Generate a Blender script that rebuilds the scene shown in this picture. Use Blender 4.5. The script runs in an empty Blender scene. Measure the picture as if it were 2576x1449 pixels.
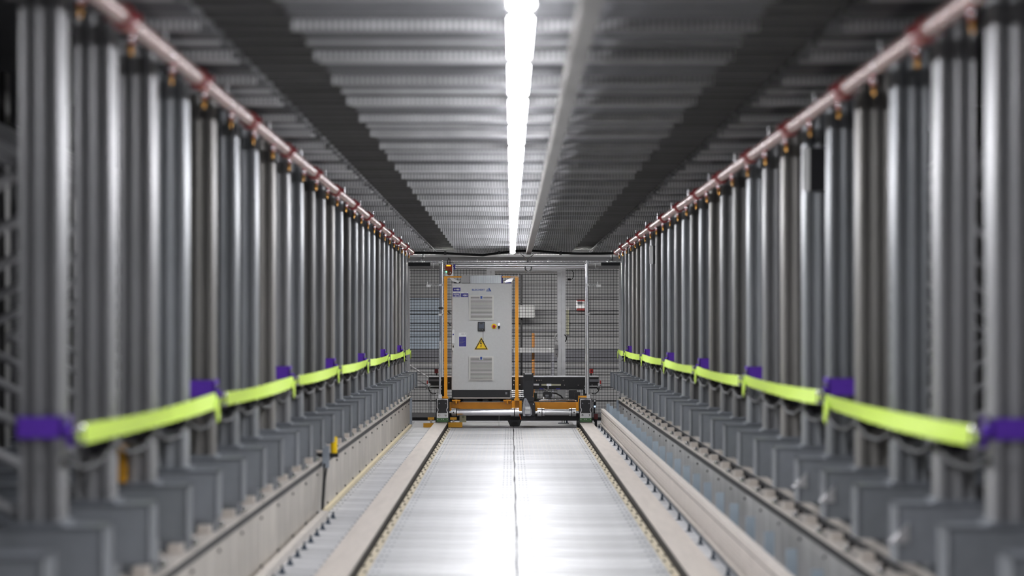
import bpy, math, random
from mathutils import Vector, Matrix

random.seed(7)
R = math.radians
sc = bpy.context.scene
col = sc.collection

# ------------------------------------------------------------------ camera
F = 6082.0            # focal length in pixels of the 2576 x 1449 frame (85 mm)
VX, VY = 1284.0, 820.0  # vanishing point of the aisle
H = 1.34              # eye height above the deck
cam_d = bpy.data.cameras.new('camera')
cam_d.sensor_width = 36.0
cam_d.lens = 36.0 * F / 2576.0
cam_d.shift_x = (1288.0 - VX) / 2576.0
cam_d.shift_y = (VY - 724.5) / 2576.0
cam_d.clip_start = 0.05
cam_d.clip_end = 300
cam_d.dof.use_dof = True
cam_d.dof.focus_distance = 32.3
cam_d.dof.aperture_fstop = 1.9
cam = bpy.data.objects.new('camera', cam_d)
cam.location = (0, 0, H)
cam.rotation_euler = (R(90), 0, 0)
col.objects.link(cam)
sc.camera = cam

# ------------------------------------------------------------------ world, exposure
world = bpy.data.worlds.new('world')
sc.world = world
world.use_nodes = True
bg = world.node_tree.nodes['Background']
bg.inputs[0].default_value = (0.75, 0.8, 0.9, 1)
bg.inputs[1].default_value = 0.02
sc.view_settings.view_transform = 'Standard'
sc.view_settings.look = 'None'
sc.view_settings.gamma = 1.0
sc.view_settings.use_curve_mapping = False
sc.view_settings.exposure = 0.0
LUMINAIRE = 85.0       # radiance of the LED battens

# ------------------------------------------------------------------ materials
def lin(c):
    def f(v):
        v /= 255.0
        return v / 12.92 if v <= 0.04045 else ((v + 0.055) / 1.055) ** 2.4
    return (f(c[0]), f(c[1]), f(c[2]), 1.0)

MATS = {}
def mat(name, rgb, metal=0.0, rough=0.5, var=0.0, scale=8.0, stretch=(1, 1, 1), bump=0.0, rnd=0.0, alpha=None, emit=None, trans=0.0):
    m = bpy.data.materials.new(name)
    m.use_nodes = True
    nt = m.node_tree
    b = nt.nodes['Principled BSDF']
    b.inputs['Base Color'].default_value = lin(rgb)
    b.inputs['Metallic'].default_value = metal
    b.inputs['Roughness'].default_value = rough
    if trans:
        b.inputs['Transmission Weight'].default_value = trans
    if alpha is not None:
        b.inputs['Alpha'].default_value = alpha
    if emit:
        b.inputs['Emission Color'].default_value = lin(emit[0])
        b.inputs['Emission Strength'].default_value = emit[1]
    val = None
    if var or bump:
        tc = nt.nodes.new('ShaderNodeTexCoord')
        mp = nt.nodes.new('ShaderNodeMapping')
        mp.inputs['Scale'].default_value = stretch
        nz = nt.nodes.new('ShaderNodeTexNoise')
        nz.inputs['Scale'].default_value = scale
        nz.inputs['Detail'].default_value = 5
        nz.inputs['Roughness'].default_value = 0.6
        nt.links.new(tc.outputs['Object'], mp.inputs['Vector'])
        nt.links.new(mp.outputs['Vector'], nz.inputs['Vector'])
        val = nz.outputs['Fac']
    if var:
        mr = nt.nodes.new('ShaderNodeMapRange')
        mr.inputs['From Min'].default_value = 0.3
        mr.inputs['From Max'].default_value = 0.7
        mr.inputs['To Min'].default_value = 1 - var
        mr.inputs['To Max'].default_value = 1 + var
        nt.links.new(val, mr.inputs['Value'])
        fac = mr.outputs['Result']
        if rnd:
            oi = nt.nodes.new('ShaderNodeObjectInfo')
            m2 = nt.nodes.new('ShaderNodeMapRange')
            m2.inputs['To Min'].default_value = 1 - rnd
            m2.inputs['To Max'].default_value = 1 + rnd
            nt.links.new(oi.outputs['Random'], m2.inputs['Value'])
            mu = nt.nodes.new('ShaderNodeMath'); mu.operation = 'MULTIPLY'
            nt.links.new(fac, mu.inputs[0]); nt.links.new(m2.outputs['Result'], mu.inputs[1])
            fac = mu.outputs[0]
        hv = nt.nodes.new('ShaderNodeHueSaturation')
        hv.inputs['Color'].default_value = lin(rgb)
        nt.links.new(fac, hv.inputs['Value'])
        nt.links.new(hv.outputs['Color'], b.inputs['Base Color'])
    if bump:
        bp = nt.nodes.new('ShaderNodeBump')
        bp.inputs['Strength'].default_value = bump
        bp.inputs['Distance'].default_value = 0.004
        nt.links.new(val, bp.inputs['Height'])
        nt.links.new(bp.outputs['Normal'], b.inputs['Normal'])
    MATS[name] = m
    return m

def slotted(name, rgb, pitch, metal, rough, dark=0.12, axis=0, duty=0.5, rnd=0.12):
    """sheet metal with a row of small punched slots along one axis (too fine to build)"""
    m = mat(name, rgb, metal, rough, 0.14, 5.0, rnd=rnd)
    nt = m.node_tree
    b = nt.nodes['Principled BSDF']
    src = b.inputs['Base Color'].links[0].from_socket
    tc = nt.nodes.new('ShaderNodeTexCoord')
    sx = nt.nodes.new('ShaderNodeSeparateXYZ')
    nt.links.new(tc.outputs['Object'], sx.inputs[0])
    mo = nt.nodes.new('ShaderNodeMath'); mo.operation = 'PINGPONG'; mo.inputs[1].default_value = pitch / 2
    nt.links.new(sx.outputs[axis], mo.inputs[0])
    gt = nt.nodes.new('ShaderNodeMath'); gt.operation = 'GREATER_THAN'; gt.inputs[1].default_value = pitch / 2 * (1 - duty)
    nt.links.new(mo.outputs[0], gt.inputs[0])
    mx = nt.nodes.new('ShaderNodeMix'); mx.data_type = 'RGBA'; mx.blend_type = 'MULTIPLY'
    nt.links.new(gt.outputs[0], mx.inputs['Factor'])
    nt.links.new(src, mx.inputs[6])
    mx.inputs[7].default_value = (dark, dark, dark, 1)
    nt.links.new(mx.outputs[2], b.inputs['Base Color'])
    return m

zinc      = mat('zinc_upright', (158, 158, 160), 0.5, 0.4, 0.16, 3.0, (1, 1, 0.25), rnd=0.2)
zinc_w    = mat('zinc_upright_warm', (146, 143, 140), 0.45, 0.44, 0.2, 3.0, (1, 1, 0.25), rnd=0.2)
zinc_c    = mat('zinc_upright_cool', (162, 165, 169), 0.5, 0.38, 0.16, 3.0, (1, 1, 0.25), rnd=0.2)
zinc_d    = mat('zinc_upright_dull', (124, 123, 123), 0.45, 0.46, 0.18, 3.0, (1, 1, 0.25), rnd=0.15)
zinc_beam = mat('zinc_beam', (134, 138, 144), 0.55, 0.5, 0.15, 6.0, rnd=0.12)
zinc_web  = mat('zinc_web', (196, 190, 182), 0.45, 0.45, 0.16, 4.0, (1, 1, 0.4), rnd=0.12)
zinc_webr = mat('zinc_web_grey', (182, 182, 182), 0.35, 0.5, 0.2, 4.0, (1, 1, 0.4), rnd=0.14)
zinc_blue = mat('zinc_blue', (150, 158, 168), 0.5, 0.48, 0.18, 4.0, rnd=0.10)
deck      = slotted('deck_plank', (201, 201, 203), 0.05, 0.2, 0.45, dark=0.78, axis=1, duty=0.3, rnd=0.15)
ceil_m    = mat('ceiling_plank', (92, 92, 95), 0.4, 0.45, 0.12, 4.0, (0.3, 3, 1), rnd=0.5)
lip_m     = slotted('ceiling_lip', (206, 206, 208), 0.022, 0.4, 0.4, dark=0.4)
lip_p     = mat('ceiling_lip_plain', (190, 190, 192), 0.4, 0.4, 0.1, 5.0, rnd=0.2)
dark_plank_m  = mat('dark_plank_steel', (62, 61, 62), 0.3, 0.55, 0.15, 4.0, rnd=0.25)
dark_st   = mat('dark_steel', (52, 52, 55), 0.4, 0.55, 0.12, 5.0)
rail_m    = mat('rail_top', (206, 196, 188), 0.15, 0.5, 0.08, 3.0, (6, 0.5, 1), 0.1)
rail_dark = mat('rail_side', (40, 36, 34), 0.2, 0.6, 0.2, 6.0)
grout     = mat('rail_bed', (196, 184, 160), 0.0, 0.75, 0.15, 20.0)
pale_zn   = mat('pale_profile', (214, 206, 198), 0.3, 0.42, 0.08, 5.0)
busbar    = mat('busbar_cover', (222, 213, 206), 0.1, 0.5, 0.08, 8.0)
copper    = mat('busbar_groove', (58, 46, 42), 0.3, 0.5, 0.1, 8.0)
bluebolt  = mat('blued_steel', (70, 86, 104), 0.7, 0.4, 0.1, 20.0)
bright    = mat('bright_steel', (225, 225, 228), 0.95, 0.22, 0.06, 10.0)
alu       = mat('aluminium', (206, 206, 208), 0.75, 0.34, 0.06, 10.0)
silver    = mat('silver_tube', (240, 240, 244), 0.7, 0.3, 0.04, 10.0)
pipe_red  = mat('pipe_red', (156, 122, 116), 0.35, 0.26, 0.12, 6.0)
coup_red  = mat('coupling_red', (128, 24, 30), 0.2, 0.3, 0.12, 12.0)
brass     = mat('brass', (190, 140, 70), 0.8, 0.3, 0.1, 10.0)
webbing   = mat('webbing_lime', (206, 236, 92), 0.0, 0.6, 0.08, 14.0, (1, 1, 8), 0.2)
purple    = mat('sling_purple', (92, 44, 176), 0.0, 0.7, 0.15, 16.0, (1, 1, 6), 0.2)
black     = mat('black_paint', (30, 30, 34), 0.1, 0.4, 0.12, 8.0)
rubber    = mat('black_rubber', (22, 22, 24), 0.0, 0.6, 0.1, 10.0)
orange    = mat('orange_paint', (248, 166, 6), 0.0, 0.42, 0.08, 5.0)
orange_d  = mat('amber_paint', (206, 134, 18), 0.15, 0.38, 0.12, 5.0)
ochre     = mat('ochre_paint', (190, 136, 18), 0.0, 0.5, 0.12, 8.0)
cab_grey  = mat('cabinet_grey', (206, 206, 206), 0.0, 0.42, 0.03, 30.0, bump=0.03)
grille_m  = mat('grille_plastic', (218, 216, 212), 0.0, 0.45, 0.03, 10.0)
shade_m   = mat('grille_gap_shade', (120, 118, 116), 0.0, 0.6, 0.05, 10.0)  # darker grey stands in for the shade between the slats
white_p   = mat('white_paint', (232, 232, 232), 0.0, 0.5, 0.03, 8.0)
blue_p    = mat('sign_blue', (52, 48, 140), 0.0, 0.5, 0.04, 12.0)
logo_b    = mat('logo_blue', (42, 76, 160), 0.0, 0.5, 0.04, 12.0)
ink       = mat('black_ink', (34, 26, 16), 0.0, 0.5, 0.04, 12.0)
grey_ink  = mat('grey_ink', (120, 120, 126), 0.0, 0.5, 0.04, 12.0)
yellow    = mat('warning_yellow', (250, 208, 0), 0.0, 0.45, 0.04, 10.0)
red_p     = mat('signal_red', (190, 40, 34), 0.0, 0.35, 0.06, 10.0)
dred_p    = mat('reflector_red', (120, 20, 26), 0.0, 0.3, 0.1, 10.0)
green_p   = mat('scraper_green', (70, 104, 66), 0.0, 0.55, 0.1, 12.0)
screen_m  = mat('meter_screen', (86, 92, 106), 0.0, 0.2, 0.06, 12.0)
tag_m     = mat('paper_tag', (206, 204, 176), 0.0, 0.7, 0.05, 12.0)
film      = mat('plastic_film', (226, 228, 236), 0.0, 0.12, 0.08, 30.0, bump=0.6, alpha=0.42)
mesh_blk  = mat('mesh_black', (30, 30, 34), 0.2, 0.5, 0.05, 10.0)
clad      = mat('wall_cladding', (176, 176, 178), 0.1, 0.5, 0.06, 3.0, rnd=0.12)
clad_b    = mat('wall_cladding_blue', (178, 190, 204), 0.1, 0.5, 0.06, 3.0, rnd=0.06)
clad_d    = mat('wall_cladding_dark', (128, 128, 136), 0.1, 0.5, 0.06, 3.0)
side_m    = mat('side_cladding', (64, 64, 68), 0.2, 0.6, 0.15, 2.0)
conc      = mat('concrete', (120, 120, 124), 0.0, 0.8, 0.12, 4.0)
tray_m    = mat('tray_steel', (104, 101, 98), 0.3, 0.42, 0.08, 8.0)
lamp_on   = mat('lamp_diffuser', (255, 255, 255), 0.0, 0.5, emit=((250, 251, 255), LUMINAIRE))
fill_back = mat('fill_light_back', (255, 255, 255), 0.0, 0.5, emit=((250, 248, 244), 150.0))  # emission of the added light behind the fence
led_g     = mat('led_green', (40, 220, 120), 0.0, 0.4, emit=((70, 255, 150), 9.0))
led_o     = mat('led_amber', (255, 180, 40), 0.0, 0.4, emit=((255, 170, 30), 1.3))

# ------------------------------------------------------------------ mesh helpers
class MB:
    def __init__(self):
        self.v = []; self.f = []
    def add(self, vs, fs):
        n = len(self.v)
        self.v += [tuple(p) for p in vs]
        self.f += [tuple(i + n for i in q) for q in fs]
        return self
    def box(self, x0, x1, y0, y1, z0, z1):
        if x0 > x1: x0, x1 = x1, x0
        if y0 > y1: y0, y1 = y1, y0
        if z0 > z1: z0, z1 = z1, z0
        return self.add([(x0,y0,z0),(x1,y0,z0),(x1,y1,z0),(x0,y1,z0),(x0,y0,z1),(x1,y0,z1),(x1,y1,z1),(x0,y1,z1)],
                        [(0,3,2,1),(4,5,6,7),(0,1,5,4),(1,2,6,5),(2,3,7,6),(3,0,4,7)])
    def cbox(self, x0, x1, y0, y1, z0, z1, c):
        """box with chamfered edges seen from the front (outline chamfer in x-z)"""
        if x0 > x1: x0, x1 = x1, x0
        if z0 > z1: z0, z1 = z1, z0
        pr = [(x0+c,z0),(x1-c,z0),(x1,z0+c),(x1,z1-c),(x1-c,z1),(x0+c,z1),(x0,z1-c),(x0,z0+c)]
        return self.prism_y(pr, y0, y1)
    def prism_y(self, pr, y0, y1):
        """outline in x-z (counter-clockwise seen from -y), extruded y0..y1"""
        n = len(pr)
        vs = [(x, y0, z) for x, z in pr] + [(x, y1, z) for x, z in pr]
        fs = [tuple(range(n)), tuple(range(2*n-1, n-1, -1))]
        for i in range(n):
            j = (i + 1) % n
            fs.append((j, i, n+i, n+j))
        return self.add(vs, fs)
    def prism_z(self, pr, z0, z1):
        n = len(pr)
        vs = [(x, y, z0) for x, y in pr] + [(x, y, z1) for x, y in pr]
        fs = [tuple(range(n-1, -1, -1)), tuple(range(n, 2*n))]
        for i in range(n):
            j = (i + 1) % n
            fs.append((i, j, n+j, n+i))
        return self.add(vs, fs)
    def tube(self, p0, p1, r, n=12, r1=None):
        return self.path([p0, p1], r, n, r1)
    def path(self, pts, r, n=10, r1=None):
        pts = [Vector(p) for p in pts]
        rings = []
        up = None
        for i, p in enumerate(pts):
            d = (pts[min(i+1, len(pts)-1)] - pts[max(i-1, 0)]).normalized()
            if up is None:
                up = Vector((0, 0, 1)) if abs(d.z) < 0.9 else Vector((1, 0, 0))
            a = d.cross(up)
            if a.length < 1e-6:
                a = d.cross(Vector((0, 1, 0)))
            a.normalize()
            b = a.cross(d).normalized()
            up = b
            rr = r if (r1 is None or i < len(pts) - 1) else r1
            rings.append([p + a*math.cos(t*2*math.pi/n)*rr + b*math.sin(t*2*math.pi/n)*rr for t in range(n)])
        vs = [q for ring in rings for q in ring]
        fs = []
        for i in range(len(rings) - 1):
            for t in range(n):
                u = (t + 1) % n
                fs.append((i*n+t, i*n+u, (i+1)*n+u, (i+1)*n+t))
        fs.append(tuple(range(n-1, -1, -1)))
        fs.append(tuple(range((len(rings)-1)*n, len(rings)*n)))
        return self.add(vs, fs)
    def dome(self, c, r, h, axis='z', n=14, m=5):
        """a dome standing on its base disc; axis z (up) or y (towards the camera)"""
        vs = []; fs = []
        for k in range(m):
            a = k / m * math.pi / 2
            for t in range(n):
                q = t * 2 * math.pi / n
                x, y, z = r*math.cos(a)*math.cos(q), r*math.cos(a)*math.sin(q), h*math.sin(a)
                vs.append((c[0]+x, c[1]+y, c[2]+z) if axis == 'z' else (c[0]+x, c[1]-z, c[2]+y))
        vs.append((c[0], c[1], c[2]+h) if axis == 'z' else (c[0], c[1]-h, c[2]))
        for k in range(m-1):
            for t in range(n):
                u = (t+1) % n
                fs.append((k*n+t, k*n+u, (k+1)*n+u, (k+1)*n+t))
        for t in range(n):
            fs.append(((m-1)*n+t, (m-1)*n+(t+1) % n, m*n))
        fs.append(tuple(range(n-1, -1, -1)))
        return self.add(vs, fs)
    def mesh(self, name, m, smooth=False, off=(0, 0, 0)):
        me = bpy.data.meshes.new(name)
        me.from_pydata([(x-off[0], y-off[1], z-off[2]) for x, y, z in self.v], [], self.f)
        me.materials.append(m)
        if smooth:
            me.shade_smooth()
            me.set_sharp_from_angle(angle=R(40))
        me.validate()
        # outward normals
        import bmesh
        bm = bmesh.new(); bm.from_mesh(me)
        bmesh.ops.recalc_face_normals(bm, faces=bm.faces)
        bm.to_mesh(me); bm.free()
        return me
    def build(self, name, m, parent=None, smooth=False):
        """mesh in world coordinates; vertices are stored relative to the parent's base point"""
        off = wloc(parent) if parent else (0, 0, 0)
        return link(name, self.mesh(name, m, smooth, off), parent)

WL = {}
def wloc(o):
    v = Vector((0, 0, 0))
    while o:
        v = v + o.location
        o = o.parent
    return v

def link(name, me, parent=None, loc=None):
    o = bpy.data.objects.new(name, me)
    col.objects.link(o)
    if parent: o.parent = parent
    if loc is not None: o.location = loc
    return o

def tag(o, label, cat=None, group=None, kind=None):
    o['label'] = label
    if cat: o['category'] = cat
    if group: o['group'] = group
    if kind: o['kind'] = kind
    return o

def thing(name, label, cat, loc, group=None):
    o = bpy.data.objects.new(name, None)
    o.empty_display_size = 0.1
    col.objects.link(o)
    o.location = loc
    return tag(o, label, cat, group, 'thing')

def struct(name, loc=(0, 0, 0), label=None):
    o = bpy.data.objects.new(name, None)
    col.objects.link(o)
    o.location = loc
    o['kind'] = 'structure'
    if label: o['label'] = label
    return o

ORD = ['first','second','third','fourth','fifth','sixth','seventh','eighth','ninth','tenth','eleventh','twelfth','thirteenth','fourteenth',
       'fifteenth','sixteenth','seventeenth','eighteenth','nineteenth','twentieth','twenty-first','twenty-second','twenty-third','twenty-fourth',
       'twenty-fifth','twenty-sixth','twenty-seventh','twenty-eighth','twenty-ninth','thirtieth']

# pixel of the photograph -> metres on the plane at depth Y
def X_(px, Y): return (px - VX) * Y / F
def Z_(py, Y): return H + (VY - py) * Y / F
def P(px, py, Y): return (X_(px, Y), Y, Z_(py, Y))
def pbox(mb, x0, x1, y0, y1, Y, d):
    """box whose front face covers a pixel rectangle at depth Y, d metres deep"""
    return mb.box(X_(x0, Y), X_(x1, Y), Y, Y + d, Z_(y1, Y), Z_(y0, Y))
def pcb(mb, x0, x1, y0, y1, Y, d, c=0.01):
    return mb.cbox(X_(x0, Y), X_(x1, Y), Y, Y + d, Z_(y1, Y), Z_(y0, Y), c)

# ------------------------------------------------------------------ layout of the aisle
Y0, SP, NF = 7.3, 0.94, 27           # first upright, pitch, uprights per side
YP = [Y0 + SP * k for k in range(NF)]
YN, YF = -4.0, 33.9                  # deck from behind the camera to the fence
ZC = 2.405                           # underside of the ceiling planks
XL, XR = -1.36, 1.46                 # aisle faces of the uprights
ROOF = 3.3
YW = 38.6                            # back wall

# ------------------------------------------------------------------ floor
floor = struct('floor', (0, 12, 0), 'bright steel plank deck of the aisle floor')
MB().box(-4.2, 4.2, YN, YW, -0.30, -0.05).build('slab', conc, floor)
runs = [(-1.335, -1.01), (-0.776, 0.034), (0.042, 0.862), (1.09, 1.44)]
PW = 0.30
me_run = []
for a, b in runs:
    mb = MB()
    w = (b - a) / 2; h = PW / 2 - 0.006
    pr = [(-h, -0.05), (h, -0.05), (h, -0.006), (h - 0.006, 0), (-h + 0.006, 0), (-h, -0.006)]   # y-z outline
    n = len(pr)
    vs = [(-w, y, z) for y, z in pr] + [(w, y, z) for y, z in pr]
    fs = [tuple(range(n)), tuple(range(2*n-1, n-1, -1))] + [((i+1) % n, i, n+i, n+(i+1) % n) for i in range(n)]
    mb.add(vs, fs)
    me_run.append(mb.mesh('plank', deck))
y = 11.0
rows = 0
while y < 31.75:
    for (a, b), me in zip(runs, me_run):
        link('plank', me, floor, ((a + b) / 2, y + PW/2 - 12, random.uniform(-0.0015, 0.0)))
    y += PW
yd = y
for a, b in runs:
    mb = MB().box(a, b, YN, 11.0, -0.05, 0)
    mb.build('deck_sheet', deck, floor)
    MB().box(a, b, yd + 0.02, YF, -0.05, -0.004).build('deck_sheet', deck, floor)
# punched dots beside the rails and the centre seam, too small to pick apart
mb = MB()
for xc in (-1.30, -1.27, -1.06, -0.75, -0.72, -0.06, -0.028, 0.004, 0.076, 0.106, 0.136, 0.805, 0.835):
    yy = 11.1
    while yy < 31.7:
        mb.box(xc - 0.0065, xc + 0.0065, yy - 0.03, yy + 0.03, -0.002, 0.0012)
        yy += 0.30
tag(mb.build('punched_slots', zinc_beam, floor), 'dark punched slots in the deck', kind='stuff')
# thin open grid lines of the deck sheet near the vehicle
mb = MB()
xx = -0.70
while xx < 0.80:
    if abs(xx - 0.04) > 0.09:
        mb.box(xx - 0.0012, xx + 0.0012, 24.0, 31.7, -0.002, 0.0008)
    xx += 0.05
tag(mb.build('grid_lines', pale_zn, floor), 'fine lengthwise lines in the deck', kind='stuff')
# the dark cable lying along the centre seam
mb = MB()
pts = [(0.038 + 0.006 * math.sin(yy * 1.7) + 0.004 * math.sin(yy * 4.1), yy, 0.004) for yy in [12 + 0.4 * i for i in range(50)]]
mb.path(pts, 0.0026, 6)
tag(mb.build('seam_cable', dark_st), 'thin dark cable lying along the centre seam of the deck', 'cable')

# ------------------------------------------------------------------ ceiling
ceiling = struct('ceiling', (0, 12, ZC), 'grey slotted steel plank ceiling over the aisle')
cruns = [(-1.62, -1.08), (-0.76, 0.86), (1.15, 1.72)]
CP = SP / 3
me_c = []
for a, b in cruns:
    w = (b - a) / 2; h = CP / 2 - 0.012
    pr = [(-h, 0), (-h, -0.0), (-h + 0.02, -0.03), (-h + 0.045, -0.03), (-h + 0.06, -0.006), (h - 0.06, -0.006), (h - 0.045, -0.03), (h - 0.02, -0.03), (h, 0), (h, 0.05), (-h, 0.05)]
    n = len(pr)
    vs = [(-w, yy, z + 0.03) for yy, z in pr] + [(w, yy, z + 0.03) for yy, z in pr]
    fs = [tuple(range(n)), tuple(range(2*n-1, n-1, -1))] + [((i+1) % n, i, n+i, n+(i+1) % n) for i in range(n)]
    me_c.append(MB().add(vs, fs).mesh('ceiling_plank', ceil_m))
y = Y0 - SP
while y < 35.4:
    for (a, b), me in zip(cruns, me_c):
        link('ceiling_plank', me, ceiling, ((a + b) / 2, y + CP/2 - 12, random.uniform(-0.002, 0.002)))
    y += CP
for a, b in cruns:
    MB().box(a, b, YN, Y0 - SP, ZC, ZC + 0.08).build('ceiling_sheet', ceil_m, ceiling)
MB().box(-4.2, 4.2, YN, 35.5, ZC + 0.26, ZC + 0.32).build('upper_deck', dark_st, ceiling)
for a, b in cruns:
    lip = MB().box(a, b, -0.012, 0.012, -0.036, 0.0).mesh('cross_lip', lip_m)
    lip2 = MB().box(a, b, -0.008, 0.008, -0.016, 0.0).mesh('cross_lip', lip_p)
    for k in range(-1, NF + 3):
        link('cross_lip', lip, ceiling, (0, Y0 + SP * k + 0.14 - 12, -0.004))
        link('cross_lip', lip2, ceiling, (0, Y0 + SP * k + 0.14 + CP * (1 + k % 2) - 12, -0.002))
# two lengthwise bands of darker ribbed planks filling the ceiling gaps
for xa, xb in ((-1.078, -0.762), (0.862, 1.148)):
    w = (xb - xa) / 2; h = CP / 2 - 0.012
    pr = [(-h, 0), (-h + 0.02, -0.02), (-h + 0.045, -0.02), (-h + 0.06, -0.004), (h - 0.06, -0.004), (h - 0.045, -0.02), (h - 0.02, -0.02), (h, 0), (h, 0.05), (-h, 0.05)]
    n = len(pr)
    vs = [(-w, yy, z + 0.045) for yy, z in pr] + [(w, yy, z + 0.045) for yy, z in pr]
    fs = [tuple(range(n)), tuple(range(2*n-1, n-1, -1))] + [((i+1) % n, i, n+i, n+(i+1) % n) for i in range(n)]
    me = MB().add(vs, fs).mesh('dark_rib_plank', dark_plank_m)
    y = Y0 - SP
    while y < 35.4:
        link('dark_rib_plank', me, ceiling, ((xa + xb) / 2, y + CP/2 - 12, 0))
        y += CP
    MB().box(xa, xb, YN, Y0 - SP, ZC + 0.02, ZC + 0.09).build('ceiling_sheet', dark_plank_m, ceiling)

# ------------------------------------------------------------------ outer walls, roof and back wall
def plain_wall(name, mbx, m, label):
    o = mbx.build(name, m)
    o['kind'] = 'structure'; o['label'] = label
    return o
plain_wall('wall_left', MB().box(-4.3, -4.2, YN, YW, -0.30, ROOF), side_m, 'dark cladding behind the left rack')
plain_wall('wall_right', MB().box(4.2, 4.3, YN, YW, -0.30, ROOF), side_m, 'dark cladding behind the right rack')
plain_wall('wall_front', MB().box(-4.3, 4.3, YN - 0.1, YN, -0.30, ROOF), side_m, 'dark wall behind the viewer')
plain_wall('trim_1', MB().box(-4.3, 4.3, 35.5, YW, ROOF, ROOF + 0.1), clad_d, 'roof over the area behind the fence')
plain_wall('trim_2', MB().box(-4.2, 4.2, 35.5, 35.56, ZC + 0.26, ROOF), dark_st, 'edge of the upper deck')
wallb = struct('wall_back', (0, YW, 0), 'grey horizontal cladding behind the mesh fence')
MB().box(-4.3, 4.3, YW + 0.05, YW + 0.15, -0.3, ROOF).build('backing', clad_d, wallb)
zz = -0.05
bp = 0.205
while zz < ROOF - 0.02:
    z1 = min(zz + bp - 0.012, ROOF)
    pyc = VY - ((zz + z1) / 2 - H) * F / YW
    m = clad
    if 868 < pyc < 900: m = clad_d
    MB().box(-1.02, 4.2, YW, YW + 0.05, zz, z1).build('cladding_board', m, wallb)
    mm = clad_b if 760 < pyc < 868 else m
    MB().box(-4.2, -1.03, YW, YW + 0.05, zz, z1).build('cladding_board', mm, wallb)
    zz += bp
# thin ledges on the cladding
for py in (740, 790, 832, 925):
    MB().box(-4.2, 4.2, YW - 0.03, YW, Z_(py + 1, YW), Z_(py - 1, YW)).build('ledge', clad_d, wallb)

# ------------------------------------------------------------------ rails
def rail(xa, xb, inner, label):
    o = thing('running_rail', label, 'rail', ((xa + xb) / 2, 12, 0), 'running rails')
    MB().box(xa, xb, YN, 33.7, 0.052, 0.06).build('head', rail_m, o)
    MB().box(xa + 0.002, xb - 0.002, YN, 33.7, -0.05, 0.052).build('web', rail_dark, o)
    s = 1 if inner > 0 else -1
    e = xb if s > 0 else xa
    MB().box(e + s*0.010, e + s * 0.055, YN, 31.8, -0.04, 0.002).build('bed', grout, o)
    mb = MB().box(-0.007, 0.007, -0.018, 0.018, 0, 0.008)
    me = mb.mesh('clip', rail_dark)
    yy = 12.2
    i = 0
    while yy < 31.7:
        link('clip', me, o, (e + s * (0.022 + 0.020 * (i % 2)) - (xa + xb) / 2, yy - 12, 0.002))
        yy += 0.31; i += 1
    return o
rail(-1.006, -0.832, 1, 'flat pale beige running rail under the left wheel unit')
rail(0.918, 1.086, -1, 'flat pale beige running rail under the right wheel unit')

# ------------------------------------------------------------------ side girders
def girder(side):
    s = -1 if side == 'left' else 1
    xw = -1.34 if s < 0 else 1.444
    zt = 0.40 if s < 0 else 0.37
    o = thing('side_girder', 'beige grey steel side girder along the %s edge of the deck' % side, 'girder', (xw, 12, 0), 'side girders')
    wm = zinc_web if s < 0 else zinc_webr
    # web of single plates with open seams
    L = 0.94
    me = MB().box(0, s * 0.012, -L/2 + 0.006, L/2 - 0.006, 0.0, zt - 0.055).mesh('web_plate', wm)
    yy = Y0 - SP
    bolt = MB().tube((0, 0, 0), (-s * 0.010, 0, 0), 0.008, 8).mesh('bolt', dark_st)
    while yy < 32.0:
        link('web_plate', me, o, (0, yy + L/2 - 12, 0))
        for zb in (0.05, zt - 0.09):
            link('bolt', bolt, o, (0, yy + 0.03 - 12, zb))
        yy += L
    MB().box(xw + s*0.012, xw + s*0.02, YN, 32.2, 0.0, zt - 0.03).build('backing', dark_st, o)
    # top flange, dark angle below it and a bright nose
    MB().box(xw - s*0.012, xw + s * 0.20, YN, 32.3, zt - 0.014, zt).build('top_flange', pale_zn, o)
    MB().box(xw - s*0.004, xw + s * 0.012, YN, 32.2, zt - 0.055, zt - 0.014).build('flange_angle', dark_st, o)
    if s < 0:
        MB().box(xw, xw + 0.03, 17.3, 32.2, 0.002, 0.03).build('foot_angle', mat('foot_angle', (214, 200, 166), 0.1, 0.5, 0.08, 6.0), o)
    else:
        MB().box(xw + 0.07, xw + 0.10, YN, 32.2, zt, zt + 0.022).build('upper_strip', dark_st, o)
        MB().box(xw + 0.10, xw + 0.13, YN, 32.2, zt, zt + 0.045).build('upper_strip', pale_zn, o)
        sb = MB().tube((0, 0, 0), (0, 0, 0.03), 0.012, 8).mesh('bolt', dark_st)
        yy = Y0
        while yy < 32:
            link('bolt', sb, o, (0.05, yy - 12, zt))
            yy += SP / 2
    # end plate at the far end
    MB().box(xw - s*0.03, xw + s*0.03, 32.2, 32.25, 0.0, zt - 0.02).build('end_plate', zinc_blue, o)
    return o
gl = girder('left'); gr = girder('right')

# pale square tube lying along the left girder near the camera, with anchor bolts
o = thing('floor_profile', 'pale square tube on the deck along the left girder', 'profile', (-1.295, 12, 0))
MB().box(-1.318, -1.272, 8.0, 16.9, 0.0, 0.05).build('tube', pale_zn, o)
ab = MB().tube((0, 0, 0), (0, 0, 0.045), 0.007, 8).tube((0, 0, 0.008), (0, 0, 0.022), 0.015, 6).box(-0.022, 0.022, -0.022, 0.022, 0, 0.004).mesh('anchor_bolt', bluebolt)
yy = 11.2
while yy < 16.9:
    link('anchor_bolt', ab, o, (-1.235 + 1.295, yy - 12, 0))
    yy += 0.47

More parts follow.
